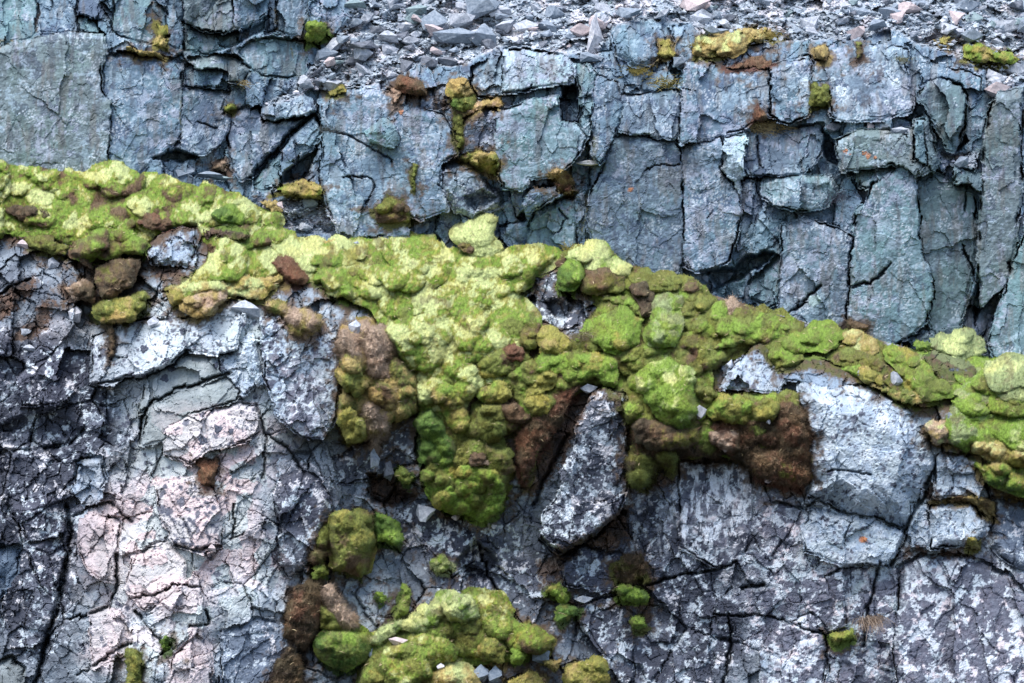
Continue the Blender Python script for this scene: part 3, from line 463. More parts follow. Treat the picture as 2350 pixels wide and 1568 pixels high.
def paint_front():
    L = Fr; u, v, wu, wv = L.u, L.v, L.wu, L.wv
    mid = fbm(wu, wv, 55, 4, 402); fine = fbm(u, v, 11, 4, 403, .65); lace = fbm(u, v, 30, 5, 404, .72); big = fbm(u, v, 140, 3, 405)
    f1, f2, cx, cy, dx, dy = worley((wu * .93 + wv * .36) / 40, (-wu * .36 + wv * .93) / 34, 44); cr = _r(cx, cy, 5)
    pl, pk, dk = Z_pale, Z_pink, Z_dark
    c = mix(C3(.14, .168, .205), C3(.27, .32, .37), sstep(-.4, .4, mid + .3 * fine)[..., None])
    c = mix(c, mix(C3(.42, .485, .53), C3(.65, .705, .75), sstep(-.4, .4, mid + cr - .5)[..., None]), pl[..., None])
    c = mix(c, mix(C3(.47, .405, .41), C3(.65, .54, .545), sstep(-.3, .5, lace + cr - .5)[..., None]), (pk * sstep(.15, .5, pk + .4 * (cr - .5)))[..., None])
    c = mix(c, mix(C3(.30, .37, .385), C3(.42, .49, .50), cr[..., None]), (pl * (cr > .68) * .8)[..., None])                  # fresh grey green breaks
    c = mix(c, mix(C3(.055, .062, .085), C3(.12, .135, .175), sstep(-.3, .4, mid + fine * .4)[..., None]), np.clip(dk * 1.25, 0, 1)[..., None])
    a, b = palette(L); has = (L.id > 0)[..., None]
    own = np.where(np.isin(L.tone, [TONES.index(t) for t in 'kwp']), .45, .7)[..., None]
    c = mix(c, mix(b, a, sstep(-.5, .5, mid + .5 * fine)[..., None]), has * own)
    vein = sstep(.0, .3, lace * .9 + .45 * fine - .05)[..., None] * (has * (L.tone == TONES.index('w'))[..., None]); c = mix(c, C3(.30, .38, .48), vein * .7)
    drk = np.where(L.id > 0, (L.tone == TONES.index('d')) | (L.tone == TONES.index('l')), dk > .45); pale = np.where(L.id > 0, np.isin(L.tone, [TONES.index(t) for t in 'kpw']), (pl > .4) & (dk < .5))
    # pale crusts on the dark rock
    k = sstep(.06, .16, lace * .8 + fine * .45 + .4 * mid - .52 + np.where(L.id > 0, L.pale, .30 + .25 * pl - .10 * (wu < 200)) * .95)[..., None]
    c = mix(c, mix(C3(.55, .62, .68), C3(.68, .65, .68), (cr > .72)[..., None] * .7), k * drk[..., None] * .85)
    # black lichen: round spots that merge into patches on pale rock
    for sc, sd, thr in ((30, 410, .30), (15, 411, .31), (8, 412, .27)):
        f1, f2, cx, cy, dx, dy = worley(wu / sc, wv / sc, sd); rr = _r(cx, cy, sd + 3)
        dens = np.where(L.id > 0, L.dark - .12, .14 + .3 * dk) + .5 * fbm(u, v, 85, 3, sd + 5) - (.12 if sc > 20 else 0)
        m = sstep(.05, -.04, f1 - thr * (.5 + rr) + .09 * fine) * (rr < dens * 1.25)
        c = mix(c, mix(C3(.065, .072, .105), C3(.11, .12, .16), (fine[..., None] + .5).clip(0, 1)), (m * pale * .9)[..., None])
    # zone of heavy black spotting, lower right
    hs = sstep(.25, .55, zone_h(wu, wv) + .35 * mid) * np.where(np.isin(L.id, CLEAN), .15, 1); sp = np.full(u.shape, 9.0)
    for sc, sd, thr in ((52, 440, .5), (27, 441, .46), (13, 442, .36)):
        f1, f2, cx, cy, dx, dy = worley((wu + 4 * fine) / sc, (wv + 4 * lace) / sc, sd); rr = _r(cx, cy, sd + 3)
        sp = np.minimum(sp, f1 - thr * (.55 + .75 * rr) * (rr + .5 * mid + .35 * lace > .42) + .10 * fine)
    white = mix(C3(.55, .60, .66), C3(.62, .56, .59), sstep(.1, .4, lace)[..., None]); white = mix(white, C3(.40, .49, .55), sstep(.05, .6, big + .4 * mid)[..., None] * .7)
    c = mix(c, white, hs[..., None] * .85)
    c = mix(c, mix(C3(.06, .066, .10), C3(.12, .13, .175), (fine[..., None] + .45).clip(0, 1)), (hs * sstep(.03, -.03, sp))[..., None] * .92)
    # vertical white runs on the streaked wall
    st = sstep(.05, .25, fbm(u, v, 20, 4, 420, .65, 3.0) + .12 - (v - 1060) / 900); d = sstep(0, 60, sdist(P('1540,1040 1740,1050 1740,1240 1620,1300 1480,1280'), wu, wv))
    c = mix(c, C3(.68, .73, .79), (st * d)[..., None] * .9)
    for x, y, r in ((1983,1238,7),): c = mix(c, C3(.62, .26, .14), (.85 * sstep(1.2, .6, np.hypot(wu - x, wv - y) / r))[..., None])
    # peat and turf washed over ledges
    for pts in ('20,790 60,735 100,690 170,695 120,720 90,770','1180,1000 1220,960 1300,900 1370,890 1340,960 1300,1040 1250,1120 1215,1150 1200,1060','1235,1290 1290,1250 1345,1230 1420,1165 1450,1150 1440,1250 1330,1260 1270,1330 1240,1330','1390,1290 1480,1270 1500,1340 1440,1400 1400,1340',
                '700,1300 760,1180 770,1250 730,1330','840,1090 905,1080 960,1130 900,1165 850,1150','330,600 450,610 480,590 400,650 350,640','1440,1050 1560,1035 1560,1100 1520,1130 1500,1070 1460,1110','1730,1050 1860,1050 1840,1125 1740,1110','2070,1250 2140,1262 2240,1258 2220,1275 2080,1280',
                '1480,1330 1500,1420 1470,1450','460,1060 490,1055 500,1070 485,1110 460,1105','2130,1100 2160,1140 2140,1160 2120,1140','-40,770 60,690 90,640 40,640 -40,720'):
        d = sdist(P(pts), wu, wv); m = sstep(-6, 8, d + 10 * fine + 8 * lace)[..., None]
        c = mix(c, mix(C3(.035, .024, .018), C3(.095, .055, .035), sstep(-.4, .5, lace)[..., None]), m * .92)
    return c
def zone_h(wu, wv):
    s = 0
    for a, b, ra, rb, w_ in ((1850,1350,140,110,.9),(1900,1510,160,90,.9),(2200,1420,170,150,.9),(1790,1190,70,60,.7),(700,900,80,110,.55),(1620,1180,100,110,.5),(2320,1500,120,100,.8),(1480,1120,60,80,.3)):
        s = s + w_ * np.exp(-(((wu - a) / ra) ** 2 + ((wv - b) / rb) ** 2))
    return np.clip(s, 0, 1)
R.col = paint_rear(); Fr.col = paint_front()
# where the front rock exists at all: below the moss crest
cut = sdist(P('-900,520 0,530 160,560 220,575 330,545 450,505 570,510 650,545 800,585 1000,620 1180,640 1230,610 1310,600 1600,665 1800,725 2000,775 2095,800 2150,795 2210,810 2300,860 2420,880 3300,880 3300,2300 -900,2300'), Fr.u, Fr.v)
Fr.keep = cut > 0
R.keep = np.ones(R.u.shape, bool)
MADE = {}
def split(L, base_name):
    V = world(L.u, L.v, L.Y).reshape(-1, 3); nv, nu = L.u.shape
    i = (np.arange(nv - 1)[:, None] * nu + np.arange(nu - 1)[None]).ravel()
    q = np.stack([i + nu, i + nu + 1, i + 1, i], 1)                      # faces towards the camera
    fid = L.id[:-1, :-1].ravel(); kp = (L.keep[:-1, :-1] & L.keep[1:, 1:]).ravel(); col = L.col.reshape(-1, 3)
    made = {}
    for e in [None] + [e for e in ENT if e['L'] is L]:
        n = 0 if e is None else e['n']; f = q[(fid == n) & kp]
        if len(f) < 3: continue
        vs, inv = np.unique(f.ravel(), return_inverse=True); f = inv.reshape(-1, 4); VV, CC = V[vs], col[vs]
        if e is None:
            o = link(base_name, VV, f, None, CC, M_ROCK); o['kind'] = 'structure'
        else:
            VV, f, CC = with_skirt(VV, f, CC, 0.35)
            par = made.get(e['parent']) if e['parent'] else None
            o = link(e['name'], VV, f, None, CC, M_ROCK, par); made[n] = o; MADE[e['label']] = o
            if par is None: tag(o, e['label'], e['cat'], e['group'])
            else: tag(o, e['label'])
# ------------------------------------------------------------------ moss
MC = {'L': C3(.13,.21,.03), 'P': C3(.36,.41,.18), 'O': C3(.11,.135,.03), 'Y': C3(.20,.19,.045), 'C': C3(.28,.215,.085), 'B': C3(.09,.055,.036), 'D': C3(.045,.03,.022),
      'R': C3(.12,.052,.036), 'T': C3(.31,.23,.18), 'S': C3(.19,.235,.11), 'G': C3(.055,.11,.02), 'K': C3(.10,.105,.022)}
rng = np.random.default_rng(5)
FIN = lambda L, u, v: (np.clip(np.searchsorted(L.vs, v), 0, len(L.vs) - 1), np.clip(np.searchsorted(L.us, u), 0, len(L.us) - 1))
OBJ = {}; LIT = []
def moss(name, label, cat, poly, pal, b=0.10, th=None, lump=1.0, host='f', fuzz=1.0, fib=0.0, grow=None, lean=0.0, kind=None, group=None, step=1.7, parent=None, msz=.8):
    """a cushion: the traced outline swollen into a dome, covered with lobes, lobelets and sprigs"""
    poly = P(poly); s = int(abs(poly[0, 0]) * 3 + abs(poly[0, 1]) * 7 + len(poly)) % 5000 + 1000
    lo = poly.min(0) - 26; hi = poly.max(0) + 26
    if hi[0] - lo[0] > 900: step = 2.0
    gu = np.arange(lo[0], hi[0], step); gv = np.arange(lo[1], hi[1], step); u, v = np.meshgrid(gu, gv)
    wu = u + 8 * perlin(u / 45, v / 45, s) + 2 * perlin(u / 16, v / 16, s + 1); wv = v + 8 * perlin(u / 45, v / 45, s + 2) + 2 * perlin(u / 16, v / 16, s + 3)
    d = sdist(poly, wu, wv); rin = max(d.max(), 4); rad = min(rin, grow or 60)
    sc1 = min(84, max(18, rin * 1.25))
    big = rin > 45
    tid = np.full(u.shape, .5); h = np.zeros(u.shape); cover = np.zeros(u.shape, bool); crown = np.full(u.shape, .5); r8 = np.random.default_rng(s)
    area = (d > 0).sum() * step * step; JJ, II = np.where(d > 0)
    if big: cls = ((74, .9), (52, 1.1), (34, .8), (20, .25)) if lump >= 1 else ((48, .9), (32, 1.0), (18, .4))
    else: cls = ((rin * .85, 1.5), (rin * .55, 1.2), (rin * .34, .45))
    h0 = .55 * fbm(u, v, 120, 2, s + 30) * .25 if big else 0
    h = h + h0
    if big: cls = tuple((a_ * msz, b_) for a_, b_ in cls)
    for rr_, cv in cls:                                   # mounds on mounds, the small ones riding on the large
        for _ in range(max(1, int(area * cv / (3.14 * rr_ * rr_)))):
            q = r8.integers(0, len(JJ)); jc, ic = JJ[q], II[q]
            if d[jc, ic] < rr_ * .35 and rr_ > 6: continue
            r_ = rr_ * r8.uniform(.75, 1.3); n_ = int(r_ * 1.5 / step) + 1; w = slice(max(0, jc - n_), jc + n_ + 1), slice(max(0, ic - n_), ic + n_ + 1)
            an = r8.uniform(-.6, .6); dx = u[w] - u[jc, ic]; dy = v[w] - v[jc, ic]; x_ = dx * math.cos(an) + dy * math.sin(an); y_ = -dx * math.sin(an) + dy * math.cos(an)
            y_ = np.where(y_ > 0, y_ / .82, y_ / 1.1); rho2 = (x_ * x_ / 1.25 + y_ * y_ * 1.1) / (r_ * r_) + .22 * perlin(u[w] / (r_ * .8 + 6), v[w] / (r_ * .8 + 6), s + 40)
            H = r_ * PX * r8.uniform(.7, 1.15) * (.3 if fib >= .6 else .62 if big and rr_ > 30 else 1); hc = h[jc, ic]
            cr_ = np.sqrt(np.clip(1 - rho2, 0, 1)); val = np.where(rho2 < 1, hc - .5 * H + 1.25 * H * cr_, -9)
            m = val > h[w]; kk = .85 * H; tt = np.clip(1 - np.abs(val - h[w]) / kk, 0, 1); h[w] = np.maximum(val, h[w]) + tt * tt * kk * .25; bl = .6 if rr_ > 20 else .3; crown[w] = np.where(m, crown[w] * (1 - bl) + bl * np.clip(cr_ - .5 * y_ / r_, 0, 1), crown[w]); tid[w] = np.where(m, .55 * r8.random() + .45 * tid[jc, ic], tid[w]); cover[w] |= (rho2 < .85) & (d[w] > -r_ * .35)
    if th is None: th = min(.22, .75 * rin * PX)
    dome = th * np.sqrt(np.clip(1 - (1 - np.clip(d / rad, 0, 1)) ** 2, 0, 1))
    g3, *_ = cobble(wu + 2 * perlin(u / 7, v / 7, 5), wv, 8.0, 72); g2, *_ = cobble(wu + 4 * perlin(u / 15, v / 15, 6), wv, 21, 73); rel = h + .013 * g3 + .014 * g2 * min(1, rin / 26) + .016 * fbm(u, v, 16, 4, s + 4, .65)
    if fib >= .6: rel = rel + .05 * np.abs(fbm(u, v, 15, 4, s + 44, .65, 2.0)) + .02 * fbm(u, v, 40, 2, s + 45)
    if host == 'f': base = BF(u, v)
    else:
        LL = R if host == 'r' else Fr; j, i = FIN(LL, u, v); y = LL.Y[j, i]; m = d > 0
        A = np.stack([u[m] - u.mean(), v[m] - v.mean(), np.ones(m.sum())], 1); co, *_ = np.linalg.lstsq(A, y[m], rcond=None)
        base = co[0] * (u - u.mean()) + co[1] * (v - v.mean()) + co[2]
        base = np.minimum(base, y + .06)
    vm = v.mean()
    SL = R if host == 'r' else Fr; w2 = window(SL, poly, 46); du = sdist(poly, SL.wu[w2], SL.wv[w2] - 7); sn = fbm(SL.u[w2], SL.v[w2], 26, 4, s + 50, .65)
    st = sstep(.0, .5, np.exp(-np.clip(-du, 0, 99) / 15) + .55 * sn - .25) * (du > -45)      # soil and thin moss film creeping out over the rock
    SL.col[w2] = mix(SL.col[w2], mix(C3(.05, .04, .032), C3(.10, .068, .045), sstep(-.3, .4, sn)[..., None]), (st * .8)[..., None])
    fm = sstep(.55, .8, np.exp(-np.clip(-du, 0, 99) / 8) + .4 * sn); SL.col[w2] = mix(SL.col[w2], MC[pal[0]] * .75, (fm * .8)[..., None])
    Y = base - b - dome - rel * np.clip(.45 + d / 14, 0, 1) + lean * (vm - v) * PX
    t = .44 + .28 * (crown - .5) + .9 * (tid - .5) + .55 * fbm(u, v, 60, 4, s + 6, .55) + .26 * fbm(u, v, 22, 4, s + 8, .7) + .12 * (g2 - .5)  # crown term shifts mound tops to paler moss, part growth, part painted top light
    cols = np.stack([MC[p] for p in sorted(pal, key=lambda q_: MC[q_].sum())]) * .89; n = len(cols)
    x = np.clip(t, 0, .999) * (n - 1); i0 = np.floor(x).astype(int); fr = (x - i0)[..., None]
    col = mix(cols[i0], cols[np.minimum(i0 + 1, n - 1)], fr) if n > 1 else np.broadcast_to(cols[0], u.shape + (3,)).copy()
    col = mix(col, np.minimum(col * 1.3 + C3(.06, .06, .025), .55), (sstep(.2, 1.1, crown + .12 * fbm(u, v, 8, 2, s + 12)) * .42)[..., None])     # bleached, drier crown shoots, plus sky light painted onto each mound's upper side
    col = mix(col, col * C3(1.08, .99, .9), sstep(.0, .6, fbm(u, v, 75, 3, s + 14))[..., None]); gn = fbm(u, v, 6, 3, s + 5, .7) + .55 * (g3 - .5); col = col * np.clip(1 + .38 * gn, .5, 1.6)[..., None]
    if n > 1: col = mix(col, MC['B'] * .9, (.5 * sstep(.55, .9, fbm(u, v, 60, 5, s + 11, .6)))[..., None] if 'P' in pal or 'L' in pal else 0)
    V = world(u, v, Y).reshape(-1, 3); nv, nu = u.shape; keep = (d > 3) | cover
    i = (np.arange(nv - 1)[:, None] * nu + np.arange(nu - 1)[None]); kq = keep[:-1, :-1] & keep[1:, :-1] & keep[:-1, 1:] & keep[1:, 1:]
    i = i[kq]
    if len(i) < 4: return None
    q = np.stack([i + nu, i + nu + 1, i + 1, i], 1); vs, inv = np.unique(q.ravel(), return_inverse=True); q = inv.reshape(-1, 4)
    VV = V[vs]; CC = col.reshape(-1, 3)[vs].astype(F32)
    VV0, CC0, nq = VV, CC, len(q)
    e1 = VV0[q[:, 1]] - VV0[q[:, 0]]; e2 = VV0[q[:, 3]] - VV0[q[:, 0]]; nn = np.cross(e1, e2); nn /= np.linalg.norm(nn, axis=1, keepdims=True) + 1e-12
    q0 = q
    VV, q, CC = with_skirt(VV, q, CC, 0.16)
    ns = int(nq * step * step * (.42 + .16 * fib) * fuzz); pick = rng.integers(0, nq, ns); ctr = VV0[q0[pick]].mean(1); nrm = nn[pick]
    ln = rng.uniform(.010, .030, ns) * (1 + fib * 1.6); wd = rng.uniform(.0012, .0028, ns) * (1 - .3 * min(1, fib))
    dirv = nrm + rng.normal(0, .5, (ns, 3)); dirv[:, 2] += .25 - fib * .9; dirv /= np.linalg.norm(dirv, axis=1, keepdims=True)
    a = np.cross(dirv, rng.normal(0, 1, (ns, 3))); a /= np.linalg.norm(a, axis=1, keepdims=True) + 1e-9; bb = np.cross(dirv, a)
    p0 = ctr - nrm * .003 + a * wd[:, None]; p1 = ctr - nrm * .003 + (-.5 * a + .87 * bb) * wd[:, None]; p2 = ctr - nrm * .003 + (-.5 * a - .87 * bb) * wd[:, None]; p3 = ctr + dirv * ln[:, None]
    if host == 'f' and parent is None:
        m_ = nrm[:, 2] > .35; LIT.append(ctr[m_][:max(1, int(m_.sum() * .006))])
    SV = np.stack([p0, p1, p2, p3], 1).reshape(-1, 3); k0 = len(VV) + np.arange(ns) * 4
    T = np.concatenate([np.stack([k0 + x_, k0 + y_, k0 + 3], 1) for x_, y_ in ((0, 1), (1, 2), (2, 0))])
    cb = CC0[q0[pick][:, 0]]; g = rng.uniform(.65, 1.5, (ns, 1)); SC = np.repeat((cb * g)[:, None], 4, 1); SC[:, 3] *= 1.15
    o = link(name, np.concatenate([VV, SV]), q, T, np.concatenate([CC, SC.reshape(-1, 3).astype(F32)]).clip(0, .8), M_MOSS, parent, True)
    OBJ[label] = o
    return tag(o, label, cat if parent is None else None, group, kind)
def mat_(label, poly, pal, **k): return moss('moss_carpet', label, 'moss', poly, pal, kind='stuff', **k)
def mo(label, poly, pal, b=.13, **k): return moss(k.pop('name', 'moss_cushion'), label, k.pop('cat', 'moss'), poly, pal, b + .04, **k)
def fm(label, poly, pal, b=.0, **k): return moss(k.pop('name', 'moss_cushion'), label, k.pop('cat', 'moss'), poly, pal, b, host='F', **k)
def rm(label, poly, pal, b=.0, **k): return moss(k.pop('name', 'moss_cushion'), label, k.pop('cat', 'moss'), poly, pal, b, host='r', **k)
mat_('yellow green moss carpet covering the left shelf below the widest slab','-150,372 0,366 55,378 110,386 190,386 205,375 245,370 280,378 300,390 330,402 390,400 440,420 500,437 560,450 610,470 650,495 640,520 690,545 650,560 590,570 540,575 500,600 470,570 455,525 430,520 400,525 370,540 330,565 250,570 200,570 160,565 110,550 60,548 0,542 -150,560','BKOLLYPPP',b=.05,th=.10,grow=22,msz=.6)
mat_('pale green moss carpet flowing down the middle of the slope','500,545 555,520 600,518 680,540 745,548 830,540 885,545 985,556 1030,575 1085,588 1140,578 1200,580 1282,582 1265,605 1240,620 1205,670 1190,690 1215,720 1250,745 1262,760 1230,790 1200,800 1215,830 1180,850 1150,880 1100,900 1075,930 1070,985 1040,1000 1000,960 960,945 950,890 925,830 890,775 850,720 800,695 755,680 735,650 700,650 660,625 600,640 520,650 440,690 400,690 380,660 430,630 480,600 490,575','OLLYPPP',b=.06,th=.12,grow=26,msz=.8)
mat_('dark olive and brown turf under the cushions of the right slope','1270,600 1300,570 1390,570 1450,610 1540,635 1610,640 1640,680 1720,700 1780,720 1860,760 1940,755 2010,775 2060,810 2120,850 2185,900 2185,925 2120,940 2090,920 2010,880 1960,860 1920,850 1860,830 1780,850 1740,790 1690,810 1640,850 1640,900 1740,905 1830,900 1835,920 1850,980 1860,1050 1840,1110 1760,1110 1720,1060 1560,1040 1450,1080 1440,980 1420,930 1390,885 1325,885 1268,945 1240,1050 1215,1115 1200,1120 1195,1060 1180,1000 1090,1010 1070,960 1100,900 1200,830 1280,790 1340,760 1370,700 1340,660 1290,650','KBOLLOKO',b=.02,th=.07,grow=22,lump=.6)
mat_('moss sheet spilling off the right edge under sage clumps','2100,800 2200,790 2300,830 2500,850 2500,1130 2400,1140 2300,1080 2180,1020 2130,1000 2125,975 2170,960 2190,915 2110,880','OSLKL',b=.02,th=.1,grow=22)
mat_('olive and green moss under the pale bottom clump','835,1490 850,1450 951,1404 998,1375 1082,1362 1150,1375 1190,1430 1240,1436 1272,1464 1262,1495 1180,1520 1130,1525 1060,1540 970,1565 940,1640 822,1640 824,1560','OLPYKO',b=.03,th=.1,grow=24)
mat_('tan and olive moss hanging down beside the left outcrop','785,750 830,745 890,770 930,830 958,900 955,945 910,970 880,1000 850,1010 800,1010 778,990 780,900','TCBOC',b=.04,th=.1,grow=22)
mat_('olive moss falling from the slope foot into the cleft','960,940 1010,930 1080,960 1150,935 1160,1000 1180,1060 1150,1150 1080,1180 1000,1150 970,1090 990,1040','KOLKO',b=.0,th=.1,grow=22)
mat_('brown turf edge hanging over the dark wall, right of the spire','1450,985 1520,975 1600,985 1640,960 1720,960 1790,925 1835,930 1858,1000 1860,1095 1800,1118 1730,1090 1700,1050 1600,1045 1540,1040 1500,1060 1455,1060','DBRBD',b=.12,th=.07,grow=18,lump=.6,fib=.6)
mo('pale moss tongue rising to a point against the cliff, centre','1045,522 1075,500 1120,485 1140,490 1142,520 1140,540 1158,578 1130,598 1085,596 1050,570 1035,555','PPY',.06)
mo('brown tipped moss patch at the foot of the pale moss tongue','1040,560 1062,542 1088,545 1100,570 1085,588 1055,580','CBY',.2,name='dead_patch',parent=OBJ['pale moss tongue rising to a point against the cliff, centre'])
mo('lime moss dome on the crest below the tall fractured blue face','885,548 968,545 1028,568 985,592 945,615 905,582','LLY',.1)
mo('olive and pale mound left of the lime crest dome','770,568 840,570 850,630 812,648 775,620','YPO',.1)
mo('brown earthy lump with a purple stone beside it, upper slope','845,606 872,606 888,645 855,660 840,645','BRB',.14)
mo('small bright lime ball left of the pale slope','750,632 790,635 815,668 812,688 780,682 752,660','LL',.16)
mo('vivid lime bulge left of the grey rock gap, right crest','1280,618 1300,588 1334,600 1342,650 1318,675 1282,668','LGL',.22)
mo('pale topped crest mound highest on the right slope','1290,588 1330,568 1370,558 1410,578 1455,612 1440,635 1350,625','PLP',.16)
mo('olive brown hummock right of the vivid lime bulge','1338,620 1400,605 1440,632 1435,668 1368,682 1345,668','KOB',.2)
mo('olive ochre strip along the crest beneath the dark blue slab','1435,630 1500,615 1570,640 1612,652 1615,670 1570,682 1500,677 1450,655','OYKO',.14)
mo('round dark brown hummock above the tall lime cushion','1438,652 1480,646 1502,675 1490,722 1472,734 1448,690','DBD',.24)
mo('tall lime cushion with olive skirt, right of the rock gap','1375,732 1412,695 1442,703 1480,732 1476,760 1464,794 1418,815 1382,815 1362,785','LLOY',.22)
mo('olive green roll above the tall lime cushion','1375,690 1418,668 1466,692 1480,730 1440,704 1410,695','OLK',.2)
mo('upright sage green cushion like a column, right of the tall lime cushion','1486,735 1506,685 1530,666 1568,676 1574,718 1565,770 1546,808 1502,795 1484,772','SOSL',.24)
mo('flattened olive roll below the sage column','1412,828 1448,796 1492,793 1512,812 1452,834','OLO',.18)
mo('mustard moss ball beside pale dead stems','1228,764 1277,750 1313,786 1306,810 1247,815 1228,796','YYC',.18)
mo('brown drooping hummock left of the mustard ball','1191,732 1247,745 1237,786 1220,810 1195,786','BOK',.16)
mo('dull olive dome on the lower slope with a rusty crest','1090,838 1150,790 1183,798 1215,820 1197,848 1136,876 1100,868','OYOB',.16)
mo('rusty brown patch on the crest of the dull olive dome','1153,796 1183,790 1215,813 1195,832 1164,823','RBR',.3,th=.05,name='dead_patch',parent=OBJ['dull olive dome on the lower slope with a rusty crest'])
mo('long bright arched cushion over the brown peat, slope foot','1217,855 1250,817 1291,804 1365,814 1407,824 1428,863 1413,890 1358,868 1304,875 1280,855 1244,868','LLOY',.22)
mo('yellow sausage shaped cushion left of the brown peat','1203,893 1250,851 1282,853 1279,885 1244,915 1205,922','YYO',.2)
mo('mustard lump under the yellow sausage cushion','1203,918 1244,901 1269,920 1262,952 1217,957','YOY',.24,name='lobe',parent=OBJ['yellow sausage shaped cushion left of the brown peat'])
mo('egg shaped yellow cushion hanging at the slope foot','1097,893 1136,868 1168,883 1172,907 1129,933 1100,920','YYL',.22)
mo('brown ball under the egg shaped yellow cushion','1151,927 1183,915 1205,930 1222,960 1203,980 1166,972 1151,950','BOB',.2)
mo('shaggy pinkish tan heap at the left edge of the pale slope','830,760 855,736 892,772 910,803 900,875 854,868 832,820','TTBT',.22,fib=1)
mo('shaggy tan wisp left of the pinkish tan heap','780,750 825,772 832,840 807,855 778,833','TBT',.2,fib=1)
mo('olive ochre ball under the shaggy tan wisp','772,853 814,841 846,866 843,895 814,915 785,893','CYO',.2)
mo('long brown green roll down the left edge of the pale slope','898,768 928,820 958,880 961,915 943,950 914,968 893,957 912,915 910,875 900,860','CBOC',.2)
mo('ochre brown sagging lobe left of the long roll','845,883 874,874 913,890 916,913 897,957 874,953 855,920','CBC',.22)
mo('lowest olive ball of the hanging clump on the left outcrop','776,945 803,928 833,962 836,1000 814,1021 785,1005','YOY',.26)
mo('tan stalk like clump beside the lowest olive ball','831,923 870,915 893,953 890,987 857,1040 832,987','TCT',.18,fib=.8)
mo('lime to ochre lobe at the bottom of the pale slope','966,893 995,864 1035,871 1064,917 1075,963 1077,976 1048,1000 1018,972 993,930','LYC',.16)
mo('tall deep green cushion hanging under the slope foot','957,970 988,938 1014,963 1024,1000 1047,1014 1047,1050 1020,1082 963,1062','GLG',.12,th=.12,msz=.6)
mo('dark olive hanging pad right of the deep green cushion','1087,940 1150,925 1162,964 1155,1008 1126,1022 1097,994','KOK',.14)
mo('many lobed lime clump below the deep green cushion','966,1085 982,1060 1049,1046 1082,1060 1145,1080 1162,1136 1152,1178 1103,1198 1049,1175 1000,1158 976,1122','LYLOK',.14,th=.12,msz=.5)
mo('brown cap at the top of the many lobed lime clump','1070,1038 1110,1038 1120,1070 1085,1072','BTB',.34,th=.04,name='dead_patch',parent=OBJ['many lobed lime clump below the deep green cushion'])
mo('dark olive patch right of the many lobed lime clump','1110,1022 1170,1028 1180,1080 1150,1112 1120,1085','KBO',.12)
mo('small green hanging wedge in the dark cleft','906,1060 925,1070 957,1095 940,1118 912,1102','GLO',.12)
mo('upright olive clump on the dark wall below the cleft','758,1180 800,1168 859,1174 863,1229 843,1277 832,1323 803,1320 768,1302 763,1240','OYKB',.14)
mo('deep green triangular pad beside the upright olive clump','860,1174 896,1188 926,1243 910,1258 861,1245','GGL',.14)
mo('small pale tuft of moss alone on the dark centre wall','986,1290 1012,1271 1044,1290 1031,1309 996,1312','PLS',.12)
mo('tiny lime pad on white spotted rock above the bottom clump','864,1361 889,1368 876,1388','LL',.1)
mo('lime wedge climbing a crack above the bottom clump','923,1345 940,1348 937,1397 947,1410 899,1417','LO',.1)
mo('lime tuft above a dark green pad, lower centre wall','1242,1354 1284,1335 1306,1364 1302,1389 1277,1376','LYL',.1)
mo('dark green pad tucked under a pale stone, lower centre wall','1272,1407 1297,1389 1333,1389 1316,1416 1282,1430','GKG',.12)
mo('two lobed lime pillow alone on the dark right wall','1403,1350 1435,1336 1478,1353 1478,1379 1432,1382 1410,1367','LLG',.12)
mo('small olive pad below the two lobed lime pillow','1443,1420 1469,1405 1491,1437 1479,1447 1453,1442','OLO',.1)
mo('pale sweeping top of the bottom moss clump','951,1407 998,1375 1029,1362 1082,1362 1121,1404 1106,1422 1042,1429 982,1453 921,1456 845,1485 843,1458 887,1427','PPLS',.12)
mo('dark olive shoulder at the right of the bottom clump','1116,1377 1150,1375 1175,1407 1185,1436 1143,1423','KLK',.12)
mo('brown olive hollow in the middle of the bottom clump','1042,1427 1092,1402 1118,1431 1098,1466 1053,1459','BOKY',.16)
mo('yellow and brown right lobe of the bottom clump','1114,1437 1183,1429 1232,1432 1249,1454 1272,1464 1266,1493 1213,1503 1166,1490 1148,1461','YLBK',.14)
mo('ochre olive mound low in the bottom clump','1090,1471 1139,1462 1168,1491 1162,1523 1116,1520 1090,1498','COYB',.16)
mo('bright green knob at the right of the ochre olive mound','1168,1490 1200,1478 1218,1500 1205,1520 1175,1518','LL',.2,name='lobe',parent=OBJ['ochre olive mound low in the bottom clump'])
mo('large olive cushion with a pale upper rim, bottom clump','862,1518 891,1489 955,1462 1015,1456 1064,1485 1051,1520 1012,1520 968,1564 931,1564 922,1523','OLOYP',.16)
mo('yellow brown cushion cut by the bottom edge, left','822,1570 847,1533 874,1523 914,1530 928,1575 928,1640 822,1640','YOBY',.18)
mo('pale yellow cushion cut by the bottom edge, middle','943,1570 982,1543 1032,1526 1082,1543 1098,1568 1098,1640 938,1640','PYC',.18)
mo('rounded green cushion at the left of the bottom clump','725,1470 760,1450 800,1446 842,1455 847,1490 837,1525 800,1544 763,1537 733,1510','GLLO',.16)
mo('dark yellow cushion at the bottom edge below white rock','1158,1560 1213,1533 1252,1552 1252,1640 1158,1640','CYB',.14)
mo('yellow olive arch of moss at the bottom, right of the clump','1294,1528 1331,1513 1387,1519 1400,1555 1385,1620 1331,1600 1304,1572','YOC',.1)
mo('small mustard tuft between two bottom moss cushions','1242,1515 1284,1513 1272,1538','YC',.1)
mo('brown turf mass falling left of the bottom clump','670,1345 735,1331 747,1390 724,1460 700,1499 658,1450','DBRD',.08,fib=.6)
mo('dark brown turf at the bottom edge beside the dark blue slab','623,1550 668,1476 702,1520 690,1640 620,1640','DBD',.06,fib=.6)
